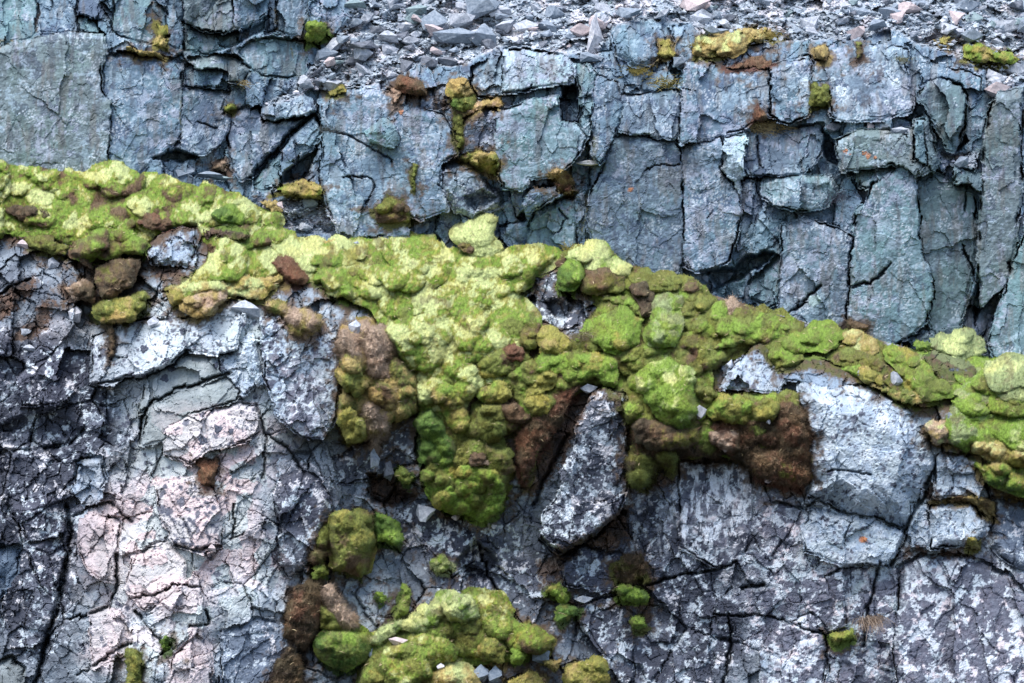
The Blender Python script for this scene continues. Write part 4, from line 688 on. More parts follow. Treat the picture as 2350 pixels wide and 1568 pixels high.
mo('dead tan root strand lying down the brown turf mass','745,1338 770,1348 802,1390 817,1440 800,1452 768,1412 746,1387','TCT',.2,fib=1,th=.05)
mo('olive pad between root strand and rounded green cushion','733,1388 765,1400 792,1442 760,1454 733,1442','KOK',.13)
mo('small lime pad above the brown turf mass','714,1310 745,1288 750,1320 720,1330','LO',.1)
mo('brown peat strip on the wall left of the upright olive clump','718,1250 750,1188 767,1200 762,1260 735,1302 714,1300','BDO',.06,fib=.5)
mo('bright lime dome cluster on the right ridge top','1780,779 1829,760 1862,740 1889,733 1928,759 1942,779 1896,815 1856,815 1800,806','LLYO',.16)
mo('yellow pale mound right of the bright ridge dome cluster','1940,766 1970,753 2016,779 2022,813 1997,821 1940,796','YPC',.16)
mo('dark olive bank under the yellow pale ridge mound','1901,819 1940,797 1997,807 2033,839 2024,856 1930,838','KOB',.16)
mo('long ridge cushion sloping down right with a lime edge','2022,786 2084,804 2133,839 2197,907 2175,920 2145,923 2109,930 2098,897 2064,866 2028,830','OYOL',.16)
mo('mustard cushion just above the biggest white boulder','1961,846 1994,838 2033,866 2036,890 1984,875','YYC',.22)
mo('olive roll wrapping the right shoulder of the biggest white boulder','1972,870 2037,888 2111,905 2117,932 2064,920 2028,902','OCO',.2)
mo('lime and olive bank at the left end of the right ridge','1632,805 1671,757 1718,764 1782,743 1825,747 1797,784 1735,775 1671,798','LOLK',.16)
mo('olive hummock right of the sage column','1558,705 1604,670 1639,685 1632,707 1594,734 1560,734','OKY',.18)
mo('small yellow olive knob on the crest right of the olive strip','1556,648 1587,629 1612,658 1587,677 1558,677','YOB',.16)
mo('pinkish dead tuft on the ridge below the black cavity','1656,705 1671,673 1697,692 1713,719 1703,744 1669,734','TTR',.14,fib=1)
mo('olive pad right of the pinkish dead tuft','1733,712 1752,700 1770,719 1764,737 1709,741','OYK',.12)
mo('pale sage clump at the foot of the tallest column','2129,772 2182,763 2219,762 2261,779 2274,808 2212,836 2173,818 2136,801','SPS',.12,th=.14)
mo('little vivid green ball beside the pale sage clump','2089,789 2111,777 2137,789 2127,805 2096,805','GL',.14)
mo('large sage cushion cut by the right edge','2237,855 2256,824 2300,824 2500,833 2500,950 2340,962 2290,933 2234,912','SOSP',.14)
mo('lime cushion sloping from the ridge end toward the right edge','2183,917 2232,911 2301,950 2274,962 2261,989 2225,1002 2193,960','LSL',.16)
mo('bright lime mound at the right edge below the large sage cushion','2260,990 2292,965 2350,948 2500,958 2500,1062 2350,1048 2320,1032','LLP',.16)
mo('ochre pale cushion touching the right side of the white boulder','2126,974 2182,975 2221,1008 2200,1020 2148,1016 2133,1000','CPT',.18)
mo('tawny cushion roll below the bright lime right edge mound','2207,1014 2266,1006 2335,1031 2500,1058 2500,1085 2330,1075 2260,1062','CYP',.18)
mo('ochre and green cushion overhanging the smooth purple boulder','2234,1068 2299,1060 2335,1082 2500,1100 2500,1155 2350,1150 2299,1134 2270,1110','CYLG',.2)
mo('bright lime clump in the middle of the right turf','1448,862 1486,828 1536,820 1577,840 1602,870 1592,900 1602,950 1560,988 1530,978 1498,955 1478,915','LLOP',.2)
mo('dark brown bulb hanging under the bright lime clump','1448,975 1470,958 1560,985 1612,975 1610,1012 1570,1038 1510,1038 1460,1022','DKBD',.18,th=.2,name='dead_bulb',parent=OBJ['bright lime clump in the middle of the right turf'])
mo('yellow lime cushion right of a white stone in the turf','1625,944 1658,908 1695,911 1723,930 1717,966 1681,976 1632,969','YLY',.2)
mo('olive cushion right of the yellow lime cushion','1719,920 1775,911 1797,940 1781,972 1728,966','OYB',.2)
mo('brown hanging turf against the left side of the white boulder','1777,920 1822,915 1841,950 1865,1004 1831,1037 1793,1022','BRBD',.16,fib=.7)
mo('rusty lump with a pinkish face low in the right turf','1622,987 1661,972 1697,994 1700,1033 1654,1037 1628,1015','RBT',.18)
mo('brown turf overhang above the streaked dark wall','1720,1041 1852,1039 1858,1091 1839,1121 1775,1111 1733,1091','RBKB',.12,fib=.6)
mo('dark olive roll below the speckled ridge rock','1573,885 1620,888 1662,905 1632,927 1588,907','KOK',.18)
mo('reddish peat bank left of the leaning rock spire','1190,1000 1230,930 1290,886 1345,882 1310,925 1275,980 1238,1045 1210,1095 1196,1110 1186,1060','RBDR',.12,fib=.6,th=.06)
mo('dark olive sheet at the foot of the bright lime clump','1440,1015 1500,1025 1560,1040 1550,1090 1510,1075 1480,1120 1445,1110','KDO',.12,th=.06,fib=.5)
mo('lime hummock with brown flanks below the left moss carpet','161,584 202,537 255,524 302,522 341,557 331,586 286,590 242,600 206,594','LOBL',.2)
mo('dark brown hummock under the brown flanked lime hummock','213,618 249,596 323,592 328,614 304,660 276,677 235,684 216,651','DBKD',.2)
mo('brown clod at the left of the brown flanked lime hummock','159,565 195,543 207,590 217,625 183,602','BDB',.16)
mo('tan mound at the lip of the left outcrop','408,698 464,663 514,656 526,685 489,717 450,734 411,718','CTC',.16)
mo('yellow olive bank on the lip of the left outcrop','206,718 242,683 338,673 342,712 302,734 233,744','OYCK',.14)
mo('shaggy tan and olive mound above the white outcrop corner','588,696 659,696 741,719 748,745 701,788 667,768 653,729','TCOT',.14,fib=.5)
mo('rust red tuft between the pale slope and the tan mound','616,598 665,589 708,641 681,657 632,623','RRB',.2,fib=.5)
mo('orange tan cushion left of the rust red tuft','596,640 638,629 661,651 615,655','CCY',.16)
mo('small brown clod on the dark left flank','142,658 188,639 214,658 217,687 176,697','BDT',.12)
mo('pale tan bank joining the pale slope to the outcrop lip','380,660 440,640 520,632 600,632 640,655 600,690 530,680 470,672 400,700','YPCP',.1)
mo('brown lumps along the front edge of the left carpet','60,540 110,542 165,562 160,590 110,585 70,565','KBO',.12)
mo('dark bare patch in the left moss carpet','10,478 60,472 125,485 130,498 80,505 25,500','DBD',.2,th=.04,name='dead_patch',parent=OBJ['yellow green moss carpet covering the left shelf below the widest slab'])
mo('maroon dead patch in the left carpet above the white crusted rock','310,515 335,490 385,500 395,520 350,530','RBB',.24,th=.04,name='dead_patch',parent=OBJ['yellow green moss carpet covering the left shelf below the widest slab'])
mo('bright lime swelling on the left carpet above the low speckled rock','480,490 530,470 585,485 605,515 560,522 500,518','LGL',.16)
mo('orange brown moss rim at the right tip of the left carpet','585,452 632,462 657,494 621,490','CC',.12)
mo('orange moss streak on the crest left of the pale slope','735,552 775,545 790,556 750,566','CC',.17,th=.04)
fm('rust brown moss patch stuck in the pink rock of the left outcrop','458,1058 492,1053 502,1072 487,1114 458,1110','RB',.02,th=.04)
fm('olive moss strip hanging at the bottom of the left outcrop','292,1490 322,1488 327,1520 318,1590 293,1590','OYK',.03,th=.05)
fm('small vivid green leaf shaped moss low in the left outcrop','371,1470 392,1456 395,1494 376,1497','GL',.02,th=.04)
fm('yellow green moss below the dead brown stems, lower right','1895,1450 1930,1453 1964,1443 1962,1467 1915,1484','LY',.03,th=.05)
fm('ochre moss seam running over the lower stacked block','2138,1144 2190,1138 2240,1140 2278,1150 2284,1192 2264,1184 2232,1152 2180,1150','CB',.03,th=.03)
fm('small mustard tuft at the lower corner of the stacked blocks','2222,1235 2247,1230 2249,1262 2218,1264','YC',.05,th=.06)
fm('dark brown moss drip under the lip of the left outcrop','244,752 264,754 259,818 250,818','DB',.02,th=.03)
fm('dark olive moss film on the wall above the two lobed pillow','1400,1290 1470,1270 1490,1320 1440,1345 1410,1330','KDB',.01,th=.03,fib=.6)
# moss on the rear cliff
rm('olive green moss pad at the left end of the scree','702,87 707,55 739,52 758,74 734,96 702,103','LOY',.03)
rm('ochre moss bunch in the cleft, over its own green beard','1027,188 1055,173 1084,191 1094,215 1069,230 1033,232','CYC',.04)
rm('green beard of moss under the ochre bunch in the central cleft','1030,228 1090,217 1087,247 1055,260 1040,250','OGY',.03,name='green_beard',parent=OBJ['ochre moss bunch in the cleft, over its own green beard'])
rm('dark olive moss strip running down the central cleft','1043,252 1064,270 1060,332 1048,348 1041,290','KOK',.02)
rm('reddish brown moss cap on the tall fractured blue face','902,188 928,169 970,186 978,217 928,217 902,204','BRB',.04)
rm('pink brown dead clod below the reddish brown moss cap','892,205 925,208 922,228 905,243','TR',.04)
rm('ochre tan cap on the dark crusted pillar','1064,257 1110,228 1152,223 1150,247 1116,245 1080,264','CTC',.04)
rm('ochre cap draped over the white streaked boulder','1040,363 1099,341 1138,351 1148,376 1142,407 1110,392 1068,374','CYOB',.06)
rm('dark olive stain of moss low on the tall fractured blue face','847,472 877,468 891,441 916,457 943,484 943,513 868,516','KBOD',.0,th=.03)
rm('thin dark moss strip hanging on the tall fractured blue face','943,374 953,376 953,440 945,440','KO',.01,th=.02)
rm('ochre moss knob in the joint right of the rounded blue boulder','1515,85 1542,93 1547,130 1510,132','CY',.03)
rm('yellow ochre turf on the upper shelf below the scree','1587,126 1604,85 1701,68 1762,65 1797,87 1728,93 1688,120 1627,136','YCPC',.03,th=.07)
rm('thin reddish strip of moss under the yellow ochre turf','1661,151 1745,132 1777,141 1748,154 1668,160','RB',.02,th=.03)
rm('tan moss ball on the rim of the wide lilac block','1867,114 1890,99 1905,118 1902,143 1874,136','CB',.06)
rm('small brown moss drop on the wide lilac block','1965,95 1979,99 1979,126 1965,130','BO',.02)
rm('dark olive moss filling the joint beside white lichen rings','1864,188 1902,202 1902,237 1861,247','KO',.03)
rm('rust brown triangle of moss above the straw ledge','1723,273 1738,233 1762,265 1759,277','RB',.02)
rm('olive moss mound at the far right of the scree rim','2205,136 2212,102 2249,99 2300,116 2350,134 2323,150 2242,146','YOLC',.06)
rm('small ochre moss patch left of the olive scree rim mound','2145,86 2185,79 2167,106','CY',.03)
rm('yellow green moss apron under the black cavity, left','621,439 668,421 692,411 738,431 734,456 699,452','YLC',.04)
rm('brown clod at the cliff foot left of the diagonal crack','492,370 517,364 523,393 489,391','BT',.05)
rm('ochre moss line on the ledge over the blotchy slab','287,110 345,118 385,130 383,137 290,120','CC',.05,th=.03)
rm('olive moss stepping down the upper left ledge','350,40 380,60 384,108 352,108 358,80','YOC',.02,th=.04)
rm('orange brown shaggy clod under a pale twig shaped stone','1248,396 1284,381 1313,410 1310,442 1282,439 1275,410','CTR',.05,fib=1)
rm('pale green moss scrap on the ledge above the patchy blue block','510,238 532,233 542,250 520,255','YL',.05)
rm('dark brown moss scrap at the foot of the bright topped boulder','1932,742 1950,730 1992,745 1985,762 1945,765','DB',.12)
rm('dark moss knob beside the top of the gravel chute','755,205 785,190 790,215 760,222','KC',.04)
split(R, 'cliff'); split(Fr, 'outcrop')
def lichen(block_label, name, u0, v0, r_, col, L=R, ring=False, label=None):
    # a crust of lichen lying on its block: a thin lobed disc that follows the rock
    o = MADE[block_label]; n = 22; a = np.linspace(0, 2 * math.pi, n, endpoint=False); V = []; C = []; rg = np.random.default_rng(int(u0 * 3 + v0)); lob = 1 + .16 * np.sin(a * 3 + rg.uniform(0, 6)) + .10 * np.sin(a * 7 + rg.uniform(0, 6)) + .06 * rg.normal(0, 1, n)
    rs = (.0, .35, .7, 1.0)
    for f_ in rs:
        uu = u0 + r_ * f_ * lob * np.cos(a); vv = v0 + r_ * f_ * lob * np.sin(a); j, i = FIN(L, uu, vv); y = L.Y[j, i] - .006 * (1 if f_ < 1 else -.3)
        V.append(world(uu, vv, y)); k_ = (.75 if ring and f_ < .6 else 1.0) * rg.uniform(.85, 1.1, (n, 1)); C.append(np.array(col)[None] * k_)
    Q = []
    for q_ in range(len(rs) - 1):
        for t in range(n): Q.append([q_ * n + t, q_ * n + (t + 1) % n, (q_ + 1) * n + (t + 1) % n, (q_ + 1) * n + t])
    c = link(name, np.concatenate(V), np.array(Q)[:, ::-1], None, np.concatenate(C).astype(F32), M_ROCK, o)
    if label: c['label'] = label
ORA, WHI = (.4, .2, .12), (.42, .5, .56)
for x, y, q in ((1447,435,5),): lichen('huge dark blue slab with one orange lichen spot, in the cliff centre', 'orange_lichen', x, y, q, ORA)
for x, y, q in ((1982,352,5),(1992,360,5),(1942,345,4),(2008,362,4)): lichen('wide pale green block with orange lichen specks under a stony ledge', 'orange_lichen', x, y, q, ORA)
lichen('tall fractured blue face with a brown mossy crown and olive stain at its foot', 'orange_lichen', 920, 258, 5, ORA)
lichen('pale plate under the biggest white boulder, with one orange lichen dot', 'orange_lichen', 1983, 1238, 7, (.6, .26, .13), Fr)
for x, y, q in ((1930,207,11),(2057,192,11),(1912,182,6),(2035,235,6)): lichen('wide lilac block crowned by moss tufts with a peppering of white lichen', 'lichen_rosette', x, y, q, WHI, R, True)
for x, y, q in ((1848,190,9),(1820,168,9),(1800,222,7)): lichen('square edged block with white lichen rings left of a mossy joint', 'lichen_rosette', x, y, q, WHI, R, True)
lichen('lilac face with a curved flake scar left of the bright topped boulder', 'lichen_rosette', 1868, 690, 15, (.3, .4, .42), R)
for x, y, q in ((390,835,17),(505,838,13),(330,800,9),(378,868,9),(420,760,8)): lichen('pale top ledge of the left outcrop, overhanging a diagonal crack', 'black_lichen', x, y, q, (.07, .08, .11), Fr)
for x, y, q in ((465,1010,11),(500,985,9),(530,990,7)): lichen('pinkish bulging ledge across the middle of the left outcrop', 'black_lichen', x, y, q, (.07, .08, .11), Fr)
# ------------------------------------------------------------------ loose stones, scree, grass
random.seed(11); 
from mathutils import noise as MN
def hull(seed, n=16, flat=.6, fine=False):
    r = random.Random(seed); bm = bmesh.new()
    for _ in range(n):
        x, y, z = (r.gauss(0, 1) for _ in range(3)); q = math.sqrt(x * x + y * y + z * z); k = r.uniform(.75, 1)
        bm.verts.new((x / q * k, y / q * k, z / q * k * flat))
    bmesh.ops.convex_hull(bm, input=bm.verts)
    for e in [v_ for v_ in bm.verts if not v_.link_faces]: bm.verts.remove(e)
    if fine:                                             # worn, chipped faces instead of clean planes
        bmesh.ops.subdivide_edges(bm, edges=bm.edges[:], cuts=5, use_grid_fill=True)
        for v_ in bm.verts:
            p = v_.co * 1.6; p.x += seed * 3.1; v_.co *= 1 + .10 * MN.noise(p) + .06 * MN.noise(p * 2.7) + .03 * MN.noise(p * 6)
    bmesh.ops.triangulate(bm, faces=bm.faces)
    bm.verts.index_update(); V = np.array([v_.co[:] for v_ in bm.verts]); T = np.array([[v_.index for v_ in f.verts] for f in bm.faces]); bm.free(); return V, T
HULL = [hull(k, 9 + k % 5, .45 + .08 * (k % 6)) for k in range(12)]
HFINE = [hull(k, 9 + k % 5, .45 + .08 * (k % 6), True) for k in range(12)]
HMESH = {}
def hmesh(k, mat):
    if (k, mat) not in HMESH:
        V, T = HFINE[k]; me = mesh_np('stone', V, np.zeros((0, 4), int), T); me.materials.append(M_ST[mat]); HMESH[k, mat] = me
    return HMESH[k, mat]
def at(u, v, L):
    j, i = FIN(L, np.array([u]), np.array([v])); return float(L.Y[j[0], i[0]])
def stone(label, u, v, w, h, mat, L='r', b=.0, tilt=None, name='stone', cat='stone', group=None, k=None):
    LL = R if L == 'r' else Fr; y = (at(u, v, LL) if L == 'r' else float(BF(u, v)) - b); kk = (y + DIST) / DIST * PX
    k = (int(u * 7 + v * 3) % 12) if k is None else k
    if L == 'f': w, h = w * .88, h * .88
    o = bpy.data.objects.new(name, hmesh(k, mat)); COL.objects.link(o); V = HULL[k][0]
    o.scale = (w * kk / 2 / .9, (w + h) * kk / 4 / .9, h * kk / 2 / max(.3, np.abs(V[:, 2]).max()))
    o.rotation_euler = (0, math.radians(tilt if tilt is not None else 0), 0)
    p = world(u, v, y); o.location = (p[0], y - (.3 * w * kk if L == 'r' else -.03), p[2]); return tag(o, label, cat, group)
# white and grey stones lying in the front moss
for a in (('white stone gleaming between bright lime clump and yellow lime cushion',1607,943,36,46,'white','f',.36),('small white pointed stone in the right turf',1765,970,22,26,'white','f',.36),
          ('pale lilac stone on the ridge below the pinkish dead tuft',1606,746,52,40,'pale','f',.22),('white chip on the lime cushion right of the ridge end',2196,942,20,26,'white','f',.32),
          ('pale stone half sunk left of the white chip, below the ridge end',2182,962,22,44,'grey','f',.22),('pale lilac stone under the long ridge cushion',2056,868,40,44,'pale','f',.34),
          ('small flat grey stone on the mossy crest',817,558,24,12,'pale','f',.22),('grey upright stone in brown clod of the upper slope',880,652,34,50,'grey','f',.18),
          ('pale blue stone above the shaggy tan heap',812,752,38,40,'pale','f',.22),('thin white stone in the brown peat bank',1272,912,26,26,'white','f',.16),('white stone at the top of the peat bank',1352,890,46,30,'pale','f',.2),
          ('tiny white stone right of the rock spire top',1452,900,14,14,'white','f',.16),('pink flat stone set in the bottom moss clump',912,1475,58,34,'pink','f',.30),('pale stone left of the bottom olive cushion',850,1505,30,40,'grey','f',.2),
          ('big pale bottom stone between two moss cushions',1105,1545,46,50,'grey','f',.26),('pale stone right of the ochre olive mound',1138,1548,40,50,'grey','f',.24),('grey stone above the bottom right moss arch',1240,1505,60,56,'grey','f',.12),
          ('white stone poking through the bottom moss arch',1362,1548,40,42,'white','f',.2),('white pebble on the pale yellow bottom cushion',1012,1530,22,18,'white','f',.42),('pale stone over the dark green pad on the centre wall',1340,1374,50,26,'pale','f',.14),
          ('lilac stone in dark turf left of the speckled ridge rock',1675,840,36,36,'pale','f',.22),('small pale chip under the rusty lump',1762,1102,22,18,'pink','f',.2),('pinkish tan stone set in the turf below the rusty lump',1665,1030,30,20,'pink','f',.36),
          ('white chip under the ochre pale cushion',2178,1120,16,18,'white','f',.1),('tiny white chip on the yellow pale mound bank',1975,858,18,20,'pale','f',.3),('pale pebble on the shadowed upper left flank',60,760,40,26,'pale','f',.12),
          ('rounded pale stone on dark turf of the left flank',156,752,24,24,'pink','f',.14),('pale stone below the dark turf on the left flank',65,802,40,26,'pale','f',.12),('white angular scrap right of the dark turf, left flank',170,722,40,44,'white','f',.14),
          ('lilac stone at the upper left flank under the carpet',50,565,34,36,'pink','f',.2),('grey stone left of the brown clod, upper left flank',150,575,30,36,'grey','f',.14),('pale rounded stone above the brown clod on the left flank',120,605,34,36,'pale','f',.14),
          ('pale pink pebble nestled in the lower left outcrop',485,1262,24,28,'pink','f',.42),('pale stone in the cleft beside the upright olive clump',975,1175,72,52,'pale','f',.1),('pink stone right of the pale cleft stone',1045,1190,36,34,'pink','f',.1),
          ('small pale chip on the dark wall right of the lobed clump',1134,1208,22,14,'white','f',.06),('dark stone dangling beside the small green wedge',893,1080,30,56,'dark','f',.14),('grey pointed stone hanging left of the dark cleft',858,1055,30,60,'pale','f',.2),
          ('pale blue chip over the left outcrop lip',352,738,32,34,'pale','f',.2),('white corner stone on the left outcrop lip',640,760,36,46,'white','f',.22),('bluish broken rock on the lip beneath the tan mound',560,715,90,60,'pale','f',.14)):
    stone(*a)
# bigger stones of the scree and the rear ledges
stone('white pointed stone spike standing at the scree edge', 1362, 92, 44, 120, 'white', 'r', k=3, tilt=8, name='stone_spike')
for a in (('large grey boulder topmost of the pile at the top of the scree',1110,18,110,60,'grey'),('flat topped pale stone leading the pile on the scree',1062,46,84,44,'pale'),('blue angular boulder left in the scree pile',1000,50,66,66,'grey'),
          ('pale green stone at the left of the scree pile',950,44,44,34,'teal'),('dark low stone in front of the scree pile',925,90,70,34,'dark'),('broad pale slab stone below the scree pile',1040,88,120,40,'grey'),
          ('blue leaning block over the tapered lilac block',1112,95,60,80,'grey'),('dark stone pair behind the reddish brown moss cap, left',930,152,46,44,'dark'),('dark stone pair behind the reddish brown moss cap, right',1035,148,70,40,'dark'),
          ('flat dark slab at the lower left of the scree',835,112,110,34,'dark'),('triangular dark stone under the big scree stones',985,148,50,40,'dark'),('pale shard below the stone spike',1350,135,70,30,'grey'),
          ('pink tinted slab at the top edge of the scree, centre',1590,12,90,36,'pink'),('pale green slab high on the scree, right of centre',1800,30,70,34,'teal'),('dark small stone near the top of the right scree',1957,34,34,20,'dark'),
          ('big blue stone at the top right of the scree',2216,14,60,40,'grey'),('greenish round stone lower in the right scree',2236,42,46,36,'teal'),('broad pale slab in the far right scree',2310,62,90,44,'pale'),
          ('pink stone in the right scree left of the olive mound',2190,40,50,40,'pink'),('white rubble stone beside the right cliff rim',2285,205,60,40,'pink'),('pale rubble below the olive scree rim mound',2330,160,60,36,'pale'),
          ('blue rubble block on the rim above the straw ledge slab',1560,140,40,30,'grey'),('pale stick shaped stone above the orange brown clod',1355,375,70,14,'white'),('pale chip on the stony ledge in the right cliff',1995,290,22,30,'pink'),
          ('flat pale stone on the stony ledge',2060,300,46,16,'pale'),('small dark wedge stone left end of the stony ledge',1910,292,40,24,'dark'),('white chips in the pocket under the dark wedge boulder',2200,360,30,24,'pink'),
          ('rounded blue boulder at the cliff foot above the left carpet',430,392,46,44,'grey'),('flat grey stone right of the rounded cliff foot boulder',482,405,70,22,'grey'),('slanted thin plate at the cliff foot',515,412,60,14,'teal'),
          ('small blue boulder at the carpet tip beside the gravel',620,490,50,32,'grey'),('pale stone low in the gravel pocket',700,520,40,22,'pale'),('dark stone in the top left scree',870,70,56,24,'dark'),('grey stone high in the scree between pile and spike',1270,30,60,36,'grey'),
          ('teal slab right of the stone spike at the scree top',1440,30,80,30,'grey'),('lilac flat stone high in the right scree',2080,20,70,30,'pink'),('pale blue angular stone left of the spike',1210,60,60,36,'pale'),('grey wedge stone on the scree chute',745,190,46,24,'grey')):
    stone(*a)
# scree: countable pieces, then the gravel between them
cand = []
r = np.random.default_rng(3)
JU, IU = np.where((R.scree > 6) & (R.u > -50) & (R.u < 2400) & (R.v > -60))
for n in range(260):
    q = r.integers(0, len(JU)); uu, vv = R.u[JU[q], IU[q]], R.v[JU[q], IU[q]]; w_ = 20 + 44 * r.random() ** 1.6; mt = r.choice(['pale', 'grey', 'dark', 'pink', 'teal'], p=[.4, .28, .1, .14, .08])
    stone({'pale': 'pale angular chip among the scree of the upper slope', 'grey': 'blue grey angular chip among the scree of the upper slope', 'dark': 'dark chip among the pale scree of the upper slope', 'pink': 'pinkish white chip among the scree of the upper slope', 'teal': 'greenish chip among the scree of the upper slope'}[mt],
          uu, vv, w_, w_ * r.uniform(.4, .8), mt, 'r', tilt=r.uniform(-35, 35), k=int(r.integers(0, 12)), name='scree_stone', group=mt + ' scree chips')
def gravel(label, mask, n, lo, hi):
    JJ, II = np.where(mask); VV = []; TT = []; CC = []; off = 0
    for _ in range(n):
        q = r.integers(0, len(JJ)); uu, vv, yy = R.u[JJ[q], II[q]], R.v[JJ[q], II[q]], R.Y[JJ[q], II[q]]
        V, T = HULL[r.integers(0, 12)]; s_ = lo + (hi - lo) * r.random() ** 2.5; s_ *= PX / 2; an = r.uniform(0, 6.28); tl = r.uniform(-.6, .6)
        c, s2 = math.cos(an), math.sin(an); M = np.array([[c, -s2, 0], [s2, c, 0], [0, 0, 1]]); c, s2 = math.cos(tl), math.sin(tl); M = np.array([[c, 0, s2], [0, 1, 0], [-s2, 0, c]]) @ M
        VV.append((V * [1, r.uniform(.5, 1), r.uniform(.5, 1)]) @ M.T * s_ + world(uu, vv, yy - s_ * .3)); TT.append(T + off); off += len(V)
        g = r.random(); col = mix(C3(.17, .215, .265), C3(.58, .63, .68), g ** .9) * (C3(1.06, .96, .97) if r.random() < .25 else 1); CC.append(np.repeat(col[None], len(V), 0))
    o = link('scree_gravel', np.concatenate(VV), np.zeros((0, 4), int), np.concatenate(TT), np.concatenate(CC).astype(F32), M_ROCK); tag(o, label, 'gravel', kind='stuff')
fr_ = (R.u > -80) & (R.u < 2440)
gravel('pale loose gravel covering the upper scree slope', (R.scree > 2) & fr_ & (R.v > -70) & (R.v < 300), 4600, 6, 26)
gravel('patch of pale gravel at the cliff foot right of the left carpet', (R.scree > 1) & (R.v > 400) & (R.u < 800), 420, 5, 16)
gravel('gravel caught in the pocket of the right cliff', (R.scree > -1) & (R.v > 340) & (R.u > 2100), 40, 6, 14)
M_GR = rock_mat('dry_grass', 0.0, 0.2)
def tuft(label, u, v, n, h, spread, cols, L='r', b=0.0, up=1.0, name='grass_tuft', cat='grass tuft', wdt=.003, dy=-.05):
    rr = np.random.default_rng(int(u + v)); y0 = (at(u, v, R) if L == 'r' else float(BF(u, v)) - b) + dy
    V = []; Q = []; C = []
    for _ in range(n):
        du, dv = rr.normal(0, spread, 2); p = world(u + du, v + dv * .35, y0 + rr.normal(0, .02)); a = rr.uniform(-1.1, 1.1); ln = h * rr.uniform(.5, 1.1)
        d = np.array([math.sin(a), -rr.uniform(.1, .7), math.cos(a) * up + rr.normal(0, .2)]); d /= np.linalg.norm(d); sd = np.cross(d, [0, 1, .2]); sd /= np.linalg.norm(sd)
        cc = mix(C3(*cols[0]), C3(*cols[1]), rr.random()); k = len(V)
        for t in (0, .35, .7, 1):
            c_ = p + d * ln * t + np.array([0, -.1, -.45]) * ln * t * t; w_ = wdt * (1 - .8 * t); V += [c_ - sd * w_, c_ + sd * w_]; C += [cc * (.7 + .5 * t)] * 2
        for t in range(3): Q.append([k + 2 * t, k + 2 * t + 1, k + 2 * t + 3, k + 2 * t + 2])
    o = link(name, np.array(V), np.array(Q), None, np.array(C, F32), M_GR); return tag(o, label, cat)
straw = ((.42, .30, .14), (.62, .50, .28)); och = ((.38, .28, .07), (.5, .42, .14)); usn = ((.13, .14, .16), (.28, .29, .3)); tan = ((.38, .26, .18), (.5, .38, .3))
tuft('dry straw spread along the ledge of the broad mottled slab',1745,292,420,.11,30,straw,name='dry_grass',up=.35)
tuft('ochre grass tuft on the crest in front of the dark blue slab',1315,575,90,.14,12,och,'f',.14)
tuft('ochre plants trailing over the ledge right of the stone spike',1465,165,140,.12,16,och,up=.5)
tuft('ochre plant strands hanging above the squarish lilac block',1525,190,140,.12,18,och,up=.3)
tuft('yellow grass tuft at the right end of the yellow ochre turf',1775,85,80,.12,12,och)
tuft('yellow grass tuft at the left end of the yellow ochre turf',1608,105,80,.12,12,och,up=.6)
tuft('pale grass tuft on the wide lilac block',2070,140,70,.10,9,((.32,.30,.18),(.45,.44,.3)))
tuft('grey bushy lichen on the edge of the tall fractured blue face',752,300,160,.10,12,usn,name='lichen_tuft',cat='lichen',wdt=.0018)
tuft('dark bushy lichen clump on the rim above the dark wedge boulder',2140,85,260,.12,15,((.07,.07,.09),(.18,.18,.22)),name='lichen_tuft',cat='lichen',wdt=.0022)
tuft('dark bushy lichen left of the bright topped boulder',1925,455,300,.10,28,((.08,.07,.10),(.2,.2,.26)),name='lichen_tuft',cat='lichen',wdt=.0022)
tuft('tan straw scrap on the ledge above the blotchy slab',560,192,60,.09,10,straw,up=.5)
tuft('faint grey tuft left of the rust brown triangle of moss',1705,262,90,.10,9,((.10,.12,.14),(.2,.22,.25)),name='lichen_tuft',cat='lichen',wdt=.0018)
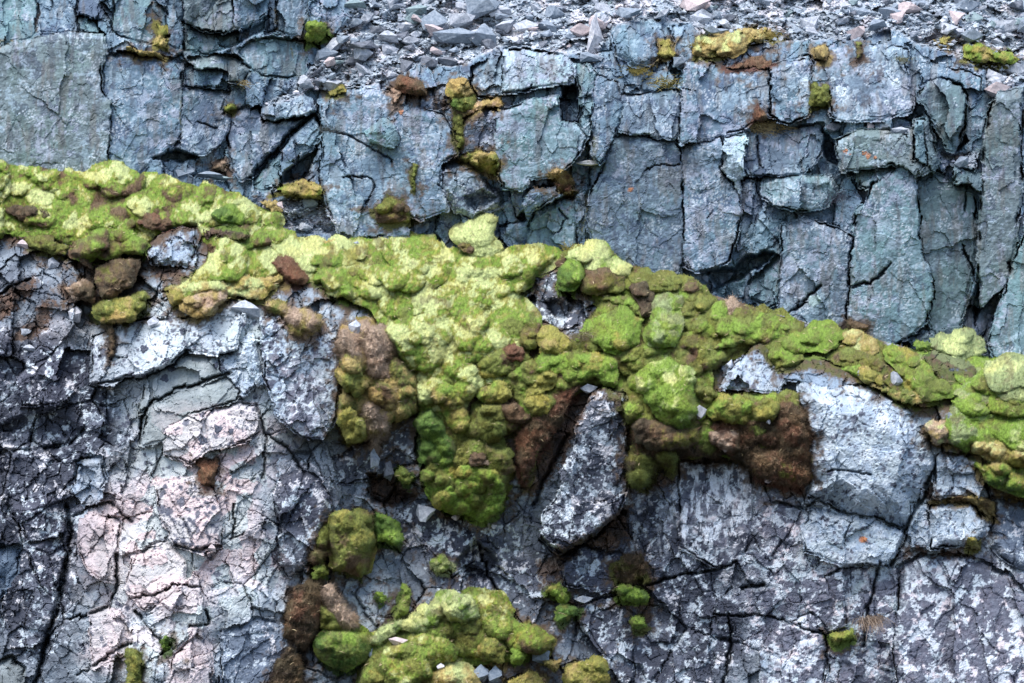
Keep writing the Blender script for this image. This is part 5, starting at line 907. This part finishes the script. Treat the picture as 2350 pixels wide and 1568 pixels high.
tuft('dead stems drooping right of the mustard moss ball',1340,775,160,.14,16,((.28,.22,.15),(.5,.42,.3)),'f',.2,up=.4)
tuft('dead brown stems on the lower right spotted rock',1998,1420,240,.13,14,((.2,.14,.1),(.42,.33,.26)),'f',.2,up=-.2)
tuft('tan dead grass on the wall left of the leaning block',1240,440,70,.09,10,tan,up=.6)

# dead stems and flakes of litter caught on the moss
pts = np.concatenate(LIT); rl = np.random.default_rng(8); V, Q, C = [], [], []
for q_ in pts:
    a = rl.uniform(0, 6.28); d = np.array([math.cos(a), -.3 + rl.normal(0, .3), math.sin(a) * .5 + .25]); d /= np.linalg.norm(d); sd = np.cross(d, [0, -.7, .7]); sd /= np.linalg.norm(sd) + 1e-9
    ln = rl.uniform(.015, .06); w_ = rl.uniform(.0015, .0045); p = q_ + np.array([0, -.008, .006]); col = mix(C3(.10, .065, .04), C3(.5, .41, .24), rl.random()); k = len(V)
    for t, ww in ((0, .4), (.5, 1), (1, .2)):
        c_ = p + d * ln * t + np.array([0, -.15, -.2]) * ln * t * t; V += [c_ - sd * w_ * ww, c_ + sd * w_ * ww]; C += [col] * 2
    for t in range(2): Q.append([k + 2 * t, k + 2 * t + 1, k + 2 * t + 3, k + 2 * t + 2])
o = link('moss_litter', np.array(V), np.array(Q), None, np.array(C, F32), M_GR); tag(o, 'dead stems and flakes of litter scattered over the moss', 'litter', kind='stuff')
# repeats of one kind carry one group
GR = {'moss_cushion': 'moss cushions', 'rock_block': 'jointed rock blocks of the cliff', 'rock_slab': 'rock slabs of the cliff', 'rock_pillar': 'rock pillars of the cliff', 'boulder': 'boulders of the cliff', 'rock_chip': 'rock chips wedged in the cliff',
      'stone': 'loose stones on moss, ledges and scree', 'grass_tuft': 'grass tufts', 'lichen_tuft': 'bushy lichen tufts', 'rock_ledge': 'rock ledges of the left outcrop'}
for o in S.objects:
    if o.type == 'MESH' and o.parent is None and 'group' not in o and 'kind' not in o:
        g = GR.get(o.name.split('.')[0])
        if g: o['group'] = g
